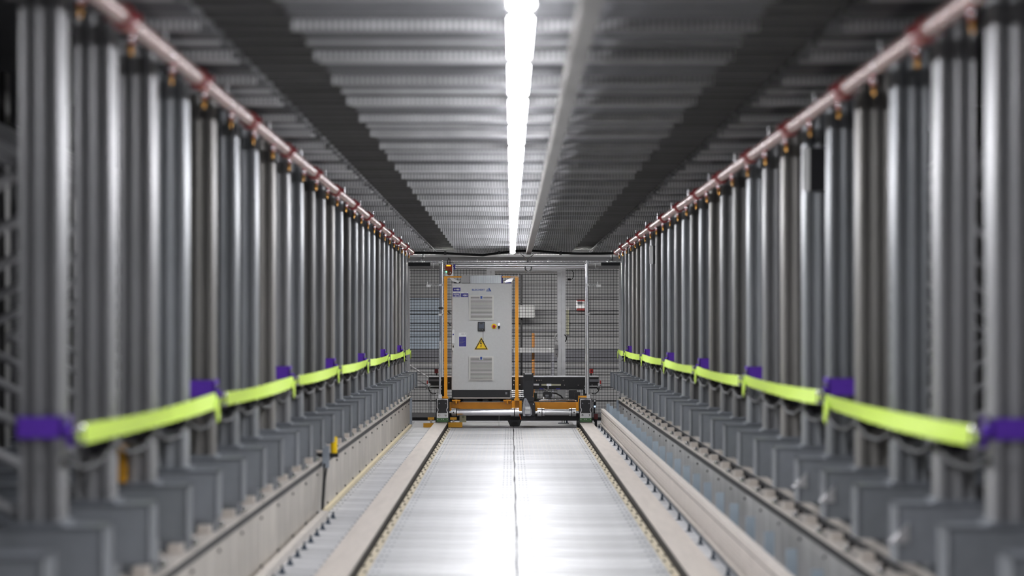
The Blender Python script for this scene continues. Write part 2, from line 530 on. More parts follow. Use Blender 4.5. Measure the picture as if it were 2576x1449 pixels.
# ------------------------------------------------------------------ conductor rail on the right
o = thing('conductor_rail', 'long beige conductor rail with dark grooves beside the right running rail', 'conductor rail', (1.2, 12, 0))
MB().box(1.205, 1.230, YN, 31.9, 0.062, 0.214).build('backing', copper, o)
for i in range(5):
    z0 = 0.074 + i * 0.0255
    MB().box(1.195, 1.21, YN, 31.9, z0, z0 + 0.0185).build('conductor_strip', busbar, o)
MB().box(1.192, 1.235, YN, 31.9, 0.214, 0.250).build('top_cover', busbar, o)
MB().box(1.180, 1.25, YN, 31.9, 0.044, 0.062).build('bottom_rail', pale_zn, o)
MB().box(1.20, 1.24, YN, 31.9, 0.0, 0.044).build('foot_rail', bluebolt, o)
ab2 = MB().tube((0, 0, 0), (0, 0, 0.05), 0.007, 8).tube((0, 0, 0.010), (0, 0, 0.022), 0.013, 6).box(-0.022, 0.022, -0.022, 0.022, 0, 0.004).mesh('anchor_bolt', bluebolt)
yy = 12.0
while yy < 31.8:
    link('anchor_bolt', ab2, o, (1.165 - 1.2, yy - 12, 0))
    yy += 0.94
brk = MB().box(-0.025, 0.025, -0.006, 0.006, 0.0, 0.32).box(-0.025, 0.025, -0.006, 0.07, 0.0, 0.008).mesh('support_plate', mat('zinc_plate', (176, 190, 202), 0.3, 0.45, 0.12, 8.0, rnd=0.1))
for k in range(NF):
    link('support_plate', brk, o, (1.285 - 1.2, YP[k] - 12, 0))

# ------------------------------------------------------------------ rack frames
def upright_mesh(s):
    """plan outline of the folded upright; x grows away from the aisle (s = -1 left, +1 right)"""
    a = [(0.0, 0.006), (0.006, 0.0), (0.020, 0.0), (0.026, 0.034), (0.040, 0.034), (0.068, 0.004), (0.080, 0.004), (0.084, 0.034), (0.096, 0.034), (0.122, 0.008), (0.125, 0.008)]
    b = [(x, 0.140 - yv) for x, yv in reversed(a)]
    pr = [(s * x, yv) for x, yv in a + b]
    if s < 0: pr = pr[::-1]
    return pr
ZB = 0.735       # top of the base beams
UP = {}
for s in (-1, 1):
    UP[s] = [MB().prism_z(upright_mesh(s), 0.0, ZC + 0.2 - ZB).mesh('front_upright', m) for m in (zinc, zinc_w, zinc_c, zinc_d)]
foot = MB().box(-0.085, 0.085, -0.02, 0.17, 0.0, 0.012).mesh('foot_plate', zinc_beam)
clip = MB().box(-0.022, 0.022, -0.028, 0.0, -0.03, 0.03).box(-0.05, 0.05, -0.01, 0.0, -0.012, 0.012).mesh('cable_clip', black)
DEPTH = 1.15
brace = {}
for s in (-1, 1):
    mbs = []
    zs = [0.02, 0.55, 1.08, 1.6]
    for i in range(3):
        xa, xb = (0.12, DEPTH) if i % 2 == 0 else (DEPTH, 0.12)
        mbs.append(MB().tube((s*xa, 0.07, zs[i]), (s*xb, 0.07, zs[i+1]), 0.02, 8).mesh('brace', zinc))
    brace[s] = mbs
rack = {}
for s, side, xf in ((-1, 'left', XL), (1, 'right', XR)):
    for k in range(NF):
        extra = ' wrapped by a purple sling' if k % 4 == 0 else ''
        o = thing('rack_frame', '%s galvanised rack upright from the camera in the %s row%s' % (ORD[k], side, extra), 'rack upright', (xf, YP[k], ZB), '%s row of rack uprights' % side)
        link('front_upright', UP[s][random.Random(k * 2 + s).choice((0, 0, 1, 2, 2, 3))], o, (0, 0, 0))
        link('foot_plate', foot, o, (s * 0.07, 0, 0))
        link('back_upright', UP[-s][3], o, (s * (DEPTH + 0.125), 0, 0))
        for me in brace[s]:
            link('brace', me, o)
        if k % 4:
            link('cable_clip', clip, o, (s * 0.056, 0, 0.20))
        rack[(s, k)] = o

# base beams that carry the uprights
for s, side, xb in ((-1, 'left', -1.225), (1, 'right', 1.315)):
    xg = -1.34 if s < 0 else 1.444
    zt = 0.40 if s < 0 else 0.37
    bm_ = MB()
    x2 = s * 1.55
    # open channel section seen from the camera: face plate with folded top
    bm_.box(0, x2, 0.0, 0.012, -0.2, 0).box(0, x2, 0.0, 0.19, -0.012, 0).box(0, s*0.012, 0, 0.19, -0.2, 0)
    me = bm_.mesh('beam', zinc_beam)
    dz = ZB - 0.2 - zt - 0.001
    pq = 0.125 if s < 0 else 0.27
    pd = MB().box(s * pq, s * 0.9, 0.014, 0.03, -0.2 - dz, -0.2).box(s * pq, s * (pq + 0.015), 0.014, 0.17, -0.2 - dz, -0.2).mesh('pedestal', zinc_beam)
    fb = MB().box(s*(0.135), s*(0.19), -0.10, 0.01, -0.2 - dz, -0.165 - dz).mesh('clamp', pale_zn)
    bt = MB().dome((s * 0.132, 0.3, -0.2 - dz), 0.016, 0.028, 'z', 10, 3).mesh('bolt', bright)
    for k in range(-1, NF):
        nm = ORD[k + 1]
        o = thing('base_beam', '%s blue-grey channel end under the %s uprights, counted from the camera' % (nm, side), 'base beam', (xb, YP[0] + SP*k - 0.06 + 0.02, ZB), '%s row of base beams' % side)
        link('beam', me, o); link('pedestal', pd, o); link('clamp', fb, o); link('bolt', bt, o)
        if s > 0 and k in (1, 3, 4):
            cm = MB().prism_y([(-0.03, -0.13), (0.035, -0.13), (0.035, -0.06)], -0.012, -0.001).mesh('cleat', alu)
            link('cleat', cm, o)

# ochre guard at the foot of the third left upright
MBg = MB().box(-1.50, -1.455, YP[2] - 0.05, YP[2] - 0.002, ZB + 0.014, 0.89)
tag(MBg.build('upright_guard', ochre), 'ochre yellow guard strip at the foot of a left upright', 'guard')

# dark boxes with a white edge on the right uprights
def edge_box(k, ya, yb, label):
    Y = YP[k] - 0.03
    o = thing('sensor_box', label, 'sensor box', (XR, Y, Z_(yb, Y)), 'sensor boxes on the right uprights')
    MB().box(XR + 0.022, XR + 0.115, Y, Y + 0.028, Z_(yb, Y), Z_(ya, Y)).build('housing', black, o)
    MB().box(XR - 0.012, XR + 0.022, Y - 0.005, Y + 0.027, Z_(yb, Y), Z_(ya, Y)).build('edge_strip', white_p, o)
edge_box(5, 372, 480, 'dark box with bright white edge high on a near right upright')
edge_box(19, 618, 664, 'small dark box with white edge on a far right upright')

# ------------------------------------------------------------------ safety straps and slings
for s, side, xf in ((-1, 'left', XL), (1, 'right', XR)):
    xs = xf - s * 0.055                      # strap plane just inside the uprights
    ks = [0, 4, 8, 12, 16, 20, 24, 26]
    for i, k in enumerate(ks[:-1]):
        ya = YP[k] - (0.10 if k else 0.0)
        yb = YP[ks[i+1]] - 0.32
        zc = 1.01 + random.uniform(-0.008, 0.008)
        nm = ORD[i]
        o = thing('safety_strap', '%s lime green strap length from the camera along the %s uprights' % (nm, side), 'strap', (xs, ya, zc), '%s safety straps' % side)
        n = 14
        mb = MB(); vs = []; fs = []
        hh = 0.031
        for j in range(n + 1):
            t = j / n
            yy = ya + (yb - ya) * t
            sag = -0.012 * 4 * t * (1 - t)
            w = 0.010 * math.sin(j * 1.9 + i)
            tilt = 0.010 * math.sin(t * 5 + i)
            for dx, dzz in ((-0.003, -hh), (0.003, -hh), (0.003, hh), (-0.003, hh)):
                vs.append((xs + dx + w*0.2 + tilt * (dzz / hh), yy, zc + sag + dzz))
        for j in range(n):
            for q in range(4):
                a, b = j*4 + q, j*4 + (q+1) % 4
                fs.append((a, b, b + 4, a + 4))
        fs += [(0, 1, 2, 3), (n*4+3, n*4+2, n*4+1, n*4)]
        mb.add(vs, fs).build('webbing', webbing, o)
        # folded tail at the far end
        pr = [(yb - 0.16, zc - 0.02), (yb - 0.02, zc + 0.01), (yb + 0.0, zc - 0.08), (yb - 0.06, zc - 0.10), (yb - 0.13, zc - 0.045)]
        xq = xs - s * 0.012
        vs = [(xq - 0.003, a, b) for a, b in pr] + [(xq + 0.003, a, b) for a, b in pr]
        m_ = len(pr)
        fs = [tuple(range(m_)), tuple(range(2*m_-1, m_-1, -1))] + [((q+1) % m_, q, m_+q, m_+(q+1) % m_) for q in range(m_)]
        MB().add(vs, fs).build('tail', webbing, o)
        # bright hook at the near end
        hk = MB()
        hk.path([(xs, ya - 0.075, zc + 0.004), (xs - s*0.012, ya - 0.04, zc + 0.026), (xs - s*0.01, ya + 0.02, zc + 0.022), (xs - s*0.012, ya + 0.02, zc - 0.022), (xs - s*0.01, ya - 0.05, zc - 0.022)], 0.008, 8)
        hk.build('hook', bright, o, True)
        # purple sling round the upright
        o2 = thing('post_sling', '%s purple sling from the camera round a %s upright' % (nm, side), 'sling', (xf, YP[k], zc + 0.03), '%s purple slings' % side)
        mb = MB()
        z0, z1 = zc + 0.005, zc + 0.085
        if k in (0,): z0, z1 = zc - 0.01, zc + 0.055
        e = 0.004
        xa, xb2 = xf - s * (0.004 + e), xf + s * (0.129 + e)
        mb.box(xa, xb2, YP[k] - 0.012, YP[k] - 0.006, z0, z1)
        mb.box(xa, xa + s * 0.006, YP[k] - 0.012, YP[k] + 0.152, z0, z1)
        mb.box(xb2 - s*0.006, xb2, YP[k] - 0.012, YP[k] + 0.152, z0, z1)
        mb.box(xa, xb2, YP[k] + 0.146, YP[k] + 0.152, z0, z1)
        mb.build('band', purple, o2)
        MB().tube((xa - s*0.014, YP[k] + 0.0, z0 + 0.03), (xa - s*0.016, YP[k] + 0.035, zc - 0.03), 0.013, 8).build('loop', purple, o2, True)
        bk = MB().tube((xa - s*0.002, YP[k] + 0.035, zc + 0.045), (xa - s*0.010, YP[k] + 0.035, zc + 0.045), 0.024, 12)
        bk.build('buckle', bright, o2, True)
    # black cable hanging below the straps from clip to clip
    pts = []
    for k in range(NF - 1):
        for t in (0, 0.33, 0.66):
            yy = YP[k] + SP * t + 0.0
            pts.append((xf - s * 0.012, yy, 0.935 - 0.05 * math.sin(math.pi * t)))
    c = MB().path(pts, 0.008, 6).build('signal_cable', rubber)
    tag(c, 'black cable looping from upright to upright below the %s straps' % side, 'cable')

# ------------------------------------------------------------------ red pipes under the ceiling
def pipe(s, side, xp, zn, zf):
    ya, yb = 5.0, 30.3
    zat = lambda yy: zf + (zn - zf) * (30.3 - yy) / (30.3 - 7.5)
    o = thing('sprinkler_pipe', 'pale red pipe with couplings under the %s ceiling edge' % side, 'pipe', (xp, 12, zat(12)), 'red ceiling pipes')
    base = wloc(o)
    MB().tube((xp, ya, zat(ya)), (xp, yb, zat(yb)), 0.031, 16).build('pipe_run', pipe_red, o, True)
    ring = MB().tube((0, -0.06, 0), (0, 0.06, 0), 0.043, 14).box(-0.058, 0.058, -0.016, 0.016, -0.012, 0.012).mesh('coupling', coup_red, True)
    noz = MB().tube((0, 0, -0.02), (0, 0, -0.062), 0.014, 10).mesh('sprinkler', coup_red, True)
    tip = MB().tube((0, 0, -0.062), (0, 0, -0.085), 0.006, 8, 0.012).tube((0, 0, -0.085), (0, 0, -0.10), 0.005, 6).mesh('tip', brass, True)
    bulb = MB().dome((0, 0, -0.052), 0.015, 0.012, 'z', 10, 3).dome((0.0, -0.012, -0.045), 0.012, 0.01, 'y', 10, 3).mesh('bulb', bright, True)
    band = MB().tube((0, -0.012, 0), (0, 0.012, 0), 0.033, 14).tube((0, 0, 0.03), (0, 0, 0.09), 0.005, 6).mesh('hanger', bright, True)
    eb = MB().dome((0, 0, 0), 0.014, 0.016, 'z', 10, 3).mesh('ear_bolt', bright, True)
    for k in range(-1, NF):
        yy = Y0 + SP * k + 0.55
        if yy > 30.2: continue
        if k % 2 == 0:
            c = link('coupling', ring, o, (0, yy - 0.1 - base.y, zat(yy) - base.z))
            link('ear_bolt', eb, c, (0.042, 0, 0.012)); link('ear_bolt', eb, c, (-0.042, 0, 0.012))
        else:
            link('hanger', band, o, (0, yy - 0.1 - base.y, zat(yy) - base.z))
        n_ = link('sprinkler', noz, o, (0, yy + 0.05 - base.y, zat(yy) - base.z))
        link('tip', tip, n_); link('bulb', bulb, n_)
    MB().tube((xp, 30.3, zat(30.3)), (xp, 30.33, zat(30.3)), 0.036, 14).build('end_cap', coup_red, o, True)
pipe(-1, 'left', -1.24, H + 0.988, H + 0.925)
pipe(1, 'right', 1.33, H + 0.945, H + 0.925)

# ------------------------------------------------------------------ LED battens
PITCH, LEN = 1.335, 1.10
lamp_me = MB()
pr = []
for i in range(9):
    a = math.pi + math.pi * i / 8
    pr.append((0.034 * math.cos(a), 0.016 * math.sin(a)))
lamp_me.prism_y(pr + [(0.034, 0.01), (-0.034, 0.01)], -LEN/2, LEN/2)
lamp_me = lamp_me.mesh('diffuser', lamp_on, True)
hous = MB().box(-0.03, 0.03, -LEN/2, LEN/2, 0.010, 0.035).mesh('housing', white_p)
endc = MB().box(-0.036, 0.036, -0.012, 0.012, -0.008, 0.034).mesh('end_cap', white_p)
rod_me = MB().tube((0, 0, 0.03), (0, 0, ZC - 2.285 + 0.03), 0.006, 8).mesh('suspension_rod', alu)
y = 31.15
i = 0
while y > -3.0:
    x = 0.028 + 0.004 * (31 - y) / 24
    lab = '%s white LED batten along the ceiling, counted from the control cabinet' % ORD[i]
    o = thing('led_batten', lab, 'ceiling light', (x, y - LEN/2, 2.285), 'row of ceiling light battens')
    link('diffuser', lamp_me, o); link('housing', hous, o)
    for q in (-0.4, 0.4):
        link('suspension_rod', rod_me, o, (0, q, 0))
    link('end_cap', endc, o, (0, -LEN/2 - 0.012, 0)); link('end_cap', endc, o, (0, LEN/2 + 0.012, 0))
    y -= PITCH; i += 1

# unseen lamp added to brighten the area behind the fence
o = thing('back_fill_light', 'added unseen light bar under the ceiling behind the mesh fence', 'ceiling light', (0, 34.9, 2.295), 'added lights behind the fence')
MB().box(-1.7, 1.7, 34.86, 34.94, 2.295, 2.315).build('diffuser', fill_back, o)
MB().box(-1.72, 1.72, 34.85, 34.95, 2.315, ZC - 0.045).build('housing', white_p, o)

# ------------------------------------------------------------------ cable tray beside the lights
o = thing('cable_tray', 'long grey slotted cable tray under the ceiling right of the lights', 'cable tray', (0.25, 12, ZC - 0.02))
zt = 2.30
MB().box(0.215, 0.275, YN, 32.4, zt - 0.004, zt).build('tray_bottom', tray_m, o)
MB().box(0.272, 0.276, YN, 32.4, zt, zt + 0.055).build('tray_side', tray_m, o)
MB().box(0.212, 0.216, YN, 32.4, zt + 0.045, zt + 0.055).build('side_rail', tray_m, o)
rung = MB().box(-0.003, 0.003, -0.06, 0.06, 0, 0.05).mesh('side_tab', tray_m)
yy = 6.0
while yy < 32.3:
    link('side_tab', rung, o, (0.212 - 0.25, yy - 12, zt - (ZC - 0.02)))
    yy += 0.235
tr_ = MB().tube((0, 0, 0), (0, 0, ZC - zt + 0.02), 0.006, 8).mesh('tray_rod', alu)
for k in range(0, NF, 2):
    link('tray_rod', tr_, o, (0, YP[k] + 0.3 - 12, zt - (ZC - 0.02)))
MB().tube((0.235, YN, zt + 0.012), (0.235, 32.4, zt + 0.012), 0.012, 8).build('cable', rubber, o, True)
Yh = 32.42
o2 = thing('tray_hanger', 'v shaped wire hanger at the end of the ceiling cable tray', 'hanger', P(1327, 652, Yh))
MB().path([P(1312, 640, Yh), P(1326, 653, Yh), P(1329, 653, Yh), P(1342, 640, Yh)], 0.006, 8).build('wire', bright, o2, True)
MB().path([P(1327, 653, Yh), P(1328, 663, Yh)], 0.012, 8).build('hook', bright, o2, True)

# ------------------------------------------------------------------ far end: girder, wire tray, sagging cable
Yg = 33.2
gd = MB()
pbox(gd, 1010, 1575, 646, 656, Yg, 0.12)
o = thing('header_girder', 'flat grey girder spanning the aisle above the fence', 'girder', P(1290, 656, Yg))
gd.build('girder_face', clad, o)
for bx_ in (1065, 1539):
    MB().tube((X_(bx_, Yg), Yg - 0.009, ZC), P(bx_, 658, Yg - 0.009), 0.009, 8).build('threaded_rod', bright, o, True)
# black cable
Yc = 32.44
pts = [P(1030, 636, Yc)]
for px, py in ((1060, 636), (1120, 637), (1170, 640), (1215, 642), (1260, 636), (1300, 632), (1340, 631), (1380, 634), (1410, 637), (1460, 638), (1510, 638), (1552, 637)):
    pts.append(P(px, py, Yc))
c = thing('ceiling_cable', 'thick black cable sagging across the far end of the ceiling', 'cable', P(1290, 642, Yc))
MB().path(pts, 0.016, 8).build('cable_run', rubber, c, True)
for px, py in ((1120, 637), (1256, 636), (1410, 637)):
    m_ = MB(); pbox(m_, px - 3, px + 3, py - 5, py + 4, Yc - 0.02, 0.04); m_.build('cable_clip', black, c)
# wire basket tray
Yt = 33.05
o = thing('wire_basket_tray', 'bright wire basket tray across the aisle below the girder', 'cable tray', P(1290, 668, Yt))
mb = MB()
for py in (657, 660, 664):
    mb.box(X_(1027, Yt), X_(1560, Yt), Yt, Yt + 0.006, Z_(py, Yt) - 0.003, Z_(py, Yt) + 0.003)
px = 1030
while px < 1560:
    mb.box(X_(px, Yt) - 0.003, X_(px, Yt) + 0.003, Yt - 0.003, Yt + 0.003, Z_(665, Yt), Z_(657, Yt))
    px += 9.3
for px in (1060, 1200, 1380, 1530):
    m_ = MB().box(X_(px, Yt) - 0.01, X_(px, Yt) + 0.01, Yt + 0.003, Yg - 0.001, Z_(659, Yt), Z_(656, Yt) + 0.02); m_.build('bracket', alu, o)
tag(mb.build('wire_grid', bright, o), 'shiny wire grid', kind='stuff')
mb = MB(); pbox(mb, 1027, 1083, 660, 669, Yt - 0.03, 0.03); mb.build('dark_cable_bundle', dark_st, o)
mb = MB(); pbox(mb, 1512, 1560, 660, 668, Yt - 0.03, 0.03); mb.build('dark_cable_bundle', dark_st, o)

# ------------------------------------------------------------------ mesh fence with gate
YFe = 34.0
def mesh_panel(x0, x1, y0, y1, o, Y, pitch=7.3):
    mb = MB()
    px = x0 + pitch * 0.5
    t = 0.0024
    n = 0
    while px < x1:
        xw = X_(px, Y); mb.box(xw - t, xw + t, Y, Y + 2*t, Z_(y1, Y), Z_(y0, Y)); px += pitch
    py = y0 + pitch * 0.5
    while py < y1:
        zw = Z_(py, Y); tt = t * (1.0 if n % 5 else 1.7)
        mb.box(X_(x0, Y), X_(x1, Y), Y - 2*tt, Y, zw - tt, zw + tt); py += pitch; n += 1
    tag(mb.build('mesh_wires', mesh_blk, o), 'black welded wire grid', kind='stuff')
def fpost(o, x0, x1, y0, y1, Y=YFe, d=0.05, m=None, name='post'):
    mb = MB(); pbox(mb, x0, x1, y0, y1, Y - d/2, d)
    return mb.build(name, m or alu, o)
def panel(x0, x1, label):
    o = thing('fence_section', label, 'fence panel', (X_((x0+x1)/2, YFe), YFe, Z_(1058, YFe)), 'fence panels')
    mesh_panel(x0, x1, 677, 1039, o, YFe)
    fpost(o, x0, x1, 668, 677, name='top_rail', m=clad)
    fpost(o, x0, x1, 1039, 1050, name='bottom_rail', m=clad)
    fpost(o, x0, x1, 1050, 1058, name='plinth', m=dark_st, d=0.03)
    return o
pl = panel(1031, 1224, 'black wire mesh fence panel behind the control cabinet, left of the gate')
fpost(pl, 1025, 1031, 668, 1058)
pr_ = panel(1423, 1557, 'black wire mesh fence panel right of the gate')
fpost(pr_, 1557, 1563, 668, 1058)
g = thing('mesh_gate', 'silver framed mesh gate with lever handle behind the vehicle', 'gate', (X_(1320, YFe), YFe, Z_(1058, YFe)))
mesh_panel(1245, 1402, 687, 1040, g, YFe)
fpost(g, 1224, 1234, 672, 1058, name='gate_post'); fpost(g, 1412.5, 1422.5, 672, 1058, name='gate_post')
fpost(g, 1234, 1412.5, 672, 680, name='lintel'); fpost(g, 1236, 1245, 681, 1050, name='stile'); fpost(g, 1402, 1411.5, 681, 1050, name='stile')
fpost(g, 1245, 1402, 681, 688, name='top_rail', m=white_p); fpost(g, 1245, 1402, 1040, 1050, name='bottom_rail')
lk = fpost(g, 1394, 1404, 868, 898, YFe - 0.04, 0.02, clad, 'lock_plate')
mb = MB(); Yk = YFe - 0.07
mb.tube(P(1404, 880, Yk), P(1380, 879, Yk), 0.008, 8).tube(P(1402, 880, Yk), P(1402, 880, Yk + 0.05), 0.008, 8)
mb.build('lever', bright, lk, True)
MB().tube(P(1400, 891, YFe - 0.07), P(1400, 891, YFe - 0.05), 0.008, 8).build('keyhole', black, lk, True)
MB().path([P(1402, 840, Yk), P(1397, 844, Yk), P(1396, 849, Yk), P(1398, 855, Yk), P(1403, 858, Yk)], 0.009, 8).build('pull_handle', white_p, g, True)
MB().path([P(1420, 842, Yk), P(1424, 846, Yk), P(1425, 853, Yk), P(1422, 860, Yk)], 0.007, 8).build('cable_loop', rubber, g, True)
ya = P(1436, 680, YFe - 0.03)
c = MB().path([P(1438, 679, YFe - .03), P(1443, 686, YFe - .03), P(1443, 696, YFe - .03), P(1438, 703, YFe - .03), P(1430, 704, YFe - .03)], 0.005, 6)
c.tube(P(1436, 703, YFe - .03), P(1428, 703, YFe - .03), 0.014, 8)
tag(c.build('dangling_plug', rubber), 'black plug and cable dangling at top of the right mesh panel', 'cable')

# things beyond the fence
Yb = 38.1
o = thing('junction_box', 'white box on a dark post behind the gate', 'box', P(1323, 803, Yb))
mb = MB(); pcb(mb, 1296, 1345, 768, 799, Yb, 0.14, 0.012); mb.build('box', white_p, o)
mb = MB(); pbox(mb, 1309, 1314, 690, 1052, Yb + 0.15, 0.05); mb.build('post', black, o)
mb = MB(); pbox(mb, 1290, 1402, 875, 887, 37.4, 0.08)
o = thing('barrier_rail', 'grey barrier rail beyond the gate', 'barrier', P(1345, 1050, 37.4))
mb.build('rail', clad, o)
mb = MB(); pbox(mb, 1292, 1306, 887, 1047, 37.42, 0.06); mb.build('post', clad_d, o)
mb = MB(); pbox(mb, 1386, 1394, 887, 1047, 37.42, 0.06); mb.build('post', clad_d, o)
mb = MB(); pcb(mb, 1338, 1345, 838, 1042, 37.6, 0.05, 0.008)
o = tag(mb.build('orange_pole', mat('faded_orange', (190, 128, 60), 0.0, 0.6, 0.1, 6.0)), 'orange upright pole seen through the gate', 'pole')
o = thing('notice_box', 'white notice box with red edges on the back wall right of the gate', 'box', P(1462, 780, 38.48))
mb = MB(); pbox(mb, 1448, 1477, 757, 777, 38.48, 0.1); mb.build('box', alu, o)
mb = MB(); pbox(mb, 1452, 1477, 753, 758, 38.47, 0.12); mb.build('red_band', red_p, o)
mb = MB(); pbox(mb, 1451, 1477, 776, 781, 38.47, 0.12); mb.build('red_band', red_p, o)
mb = MB(); pbox(mb, 1453, 1465, 759, 766, 38.472, 0.008); mb.build('label', grey_ink, o)
mb = MB(); pbox(mb, 1464, 1477, 760, 766, 38.472, 0.008); mb.build('label', white_p, o)
o = thing('strip_reflector', 'pale yellow vertical strip behind the mesh beside the gate post', 'strip', P(1428, 842, 38.54))
mb = MB(); pbox(mb, 1425, 1431, 778, 842, 38.54, 0.03); mb.build('strip', tag_m, o)
mb = MB(); pbox(mb, 1424, 1432, 774, 780, 38.52, 0.05); mb.build('cap', white_p, o)
# sloping handrail left behind the fence
o = thing('stair_rail', 'sloping grey stair rail behind the left mesh panel', 'handrail', P(1055, 1050, 34.9))
MB().tube(P(1020, 912, 34.9), P(1085, 955, 34.9), 0.012, 8).build('handrail', alu, o, True)
MB().tube(P(1020, 938, 34.9), P(1085, 976, 34.9), 0.010, 8).build('handrail', alu, o, True)
MB().tube(P(1083, 953, 34.9), P(1083, 1052, 34.9), 0.012, 8).build('post', alu, o, True)

# ------------------------------------------------------------------ text helper
def text_mesh(name, body, m, parent, px0, px1, py0, py1, Y, thick=0.0):
    cu = bpy.data.curves.new(name, 'FONT')
    cu.body = body
    cu.size = 1.0
    cu.resolution_u = 2
    cu.offset = 0.03
    ob = bpy.data.objects.new(name + '_tmp', cu)
    col.objects.link(ob)
    dg = bpy.context.evaluated_depsgraph_get()
    me = bpy.data.meshes.new_from_object(ob.evaluated_get(dg))
    bpy.data.objects.remove(ob); bpy.data.curves.remove(cu)
    xs = [v.co.x for v in me.vertices]; ys = [v.co.y for v in me.vertices]
    off = wloc(parent)
    x0, x1, z0, z1 = X_(px0, Y), X_(px1, Y), Z_(py1, Y), Z_(py0, Y)
    for v in me.vertices:
        u = (v.co.x - min(xs)) / (max(xs) - min(xs)); w = (v.co.y - min(ys)) / (max(ys) - min(ys))
        v.co = (x0 + (x1 - x0) * u - off.x, Y - off.y, z0 + (z1 - z0) * w - off.z)
    me.name = name
    me.materials.clear(); me.materials.append(m)
    return link(name, me, parent)

# ------------------------------------------------------------------ control cabinet
YC = 32.2
cab = thing('control_cabinet', 'tall light grey electrical control cabinet with louvred vents and warning triangle', 'cabinet', P(1211, 1003, YC))
mb = MB(); pcb(mb, 1136, 1287.5, 713, 981, YC + 0.02, 0.42, 0.006); mb.build('body', cab_grey, cab)
mb = MB(); pcb(mb, 1137.5, 1286.5, 715, 980.5, YC, 0.018, 0.006); door = mb.build('door', cab_grey, cab)
mb = MB(); pbox(mb, 1137, 1283, 981, 1000, YC + 0.02, 0.40); pl_ = mb.build('plinth', black, cab)
mb = MB(); pbox(mb, 1140, 1284, 1000, 1002.5, YC + 0.0, 0.42); mb.build('base_strip', pale_zn, cab)
mb = MB(); pbox(mb, 1271, 1276, 986, 992, YC + 0.016, 0.004); mb.build('plinth_mark', grey_ink, pl_)
# louvred filter grilles
for (x0, x1, y0, y1) in ((1180, 1242, 743, 805), (1179.5, 1241.5, 896, 957)):
    mb = MB(); pcb(mb, x0, x1, y0, y1, YC - 0.022, 0.022, 0.004)
    gr_ = mb.build('vent_grille', grille_m, cab)
    mb = MB(); pbox(mb, x0 + 4, x1 - 4, y0 + 4, y1 - 3.5, YC - 0.0235, 0.0015); mb.build('vent_gap_shade', shade_m, gr_)  # flat plate that paints the shaded gaps behind the slats
    nS = 17
    st = (y1 - y0 - 8) / nS
    Yg_ = YC - 0.034
    xa, xb = X_(x0 + 4, YC), X_(x1 - 4, YC)
    hS = st * 0.60 * YC / F
    sl = MB().box(xa, xb, -0.002, 0.010, -hS*0.5, hS*0.5)
    sme = sl.mesh('slat', grille_m)
    bl = wloc(gr_)
    for i in range(nS):
        zc = Z_(y0 + 5.2 + st * (i + 0.5), YC)
        link('slat', sme, gr_, (-bl.x, YC - 0.034 - bl.y, zc - bl.z))
    xm = (x0 + x1) / 2
    mb = MB(); pbox(mb, xm - 4.5, xm + 4.5, y0 + 1, y0 + 9, YC - 0.046, 0.014); mb.build('badge_holder', grille_m, gr_)
    mb = MB(); pbox(mb, xm - 2.6, xm + 2.4, y0 + 1.8, y0 + 8.6, YC - 0.049, 0.003); bd = mb.build('badge', logo_b, gr_)
# meter
mb = MB(); pcb(mb, 1202, 1220, 809.5, 833.5, YC - 0.02, 0.02, 0.004); mt = mb.build('display_panel', black, cab)
mb = MB(); pbox(mb, 1204.2, 1217.8, 811.5, 826.5, YC - 0.0225, 0.0025); mb.build('screen', screen_m, mt)
mb = MB(); pbox(mb, 1207.5, 1214, 813.5, 815.5, YC - 0.0235, 0.001); mb.build('screen_mark', ink, mt)
for px in (1207, 1210, 1213.5):
    mb = MB().dome(P(px, 829.5, YC - 0.02), 0.006, 0.004, 'y', 10, 3); mb.build('button', grey_ink, mt, True)
# emergency stop and key switch
mb = MB().tube(P(1242.8, 821, YC - 0.010), P(1242.8, 821, YC), 0.036, 24); es = mb.build('emergency_stop', yellow, cab, True)
mb = MB().tube(P(1242.8, 821, YC - 0.03), P(1242.8, 821, YC - 0.01), 0.013, 14).tube(P(1242.8, 821, YC - 0.04), P(1242.8, 821, YC - 0.03), 0.020, 18).dome(P(1242.8, 821, YC - 0.04), 0.020, 0.010, 'y', 18, 4)
mb.build('push_button', red_p, es, True)
mb = MB(); pcb(mb, 1252.5, 1258, 812.5, 819.5, YC - 0.03, 0.03, 0.006); ks_ = mb.build('key_switch', bright, cab)
mb = MB(); pcb(mb, 1252.5, 1258, 819, 826.5, YC - 0.026, 0.026, 0.008); mb.build('switch_knob', black, ks_)
# handle and lock on the left edge
mb = MB(); pcb(mb, 1137.2, 1143.2, 829, 865, YC - 0.035, 0.035, 0.008); hd = mb.build('door_handle', white_p, cab)
mb = MB(); pbox(mb, 1138.6, 1141.8, 839.5, 843.2, YC - 0.036, 0.001); mb.build('handle_mark', blue_p, hd)
mb = MB(); pbox(mb, 1137.2, 1142.4, 864.5, 866, YC - 0.03, 0.03); pbox(mb, 1138.9, 1141.6, 869, 874.5, YC - 0.034, 0.034); mb.build('lock_slot', ink, hd)
mb = MB(); pcb(mb, 1137.2, 1142.4, 866, 882, YC - 0.03, 0.03, 0.006); mb.build('lock_body', grille_m, hd)
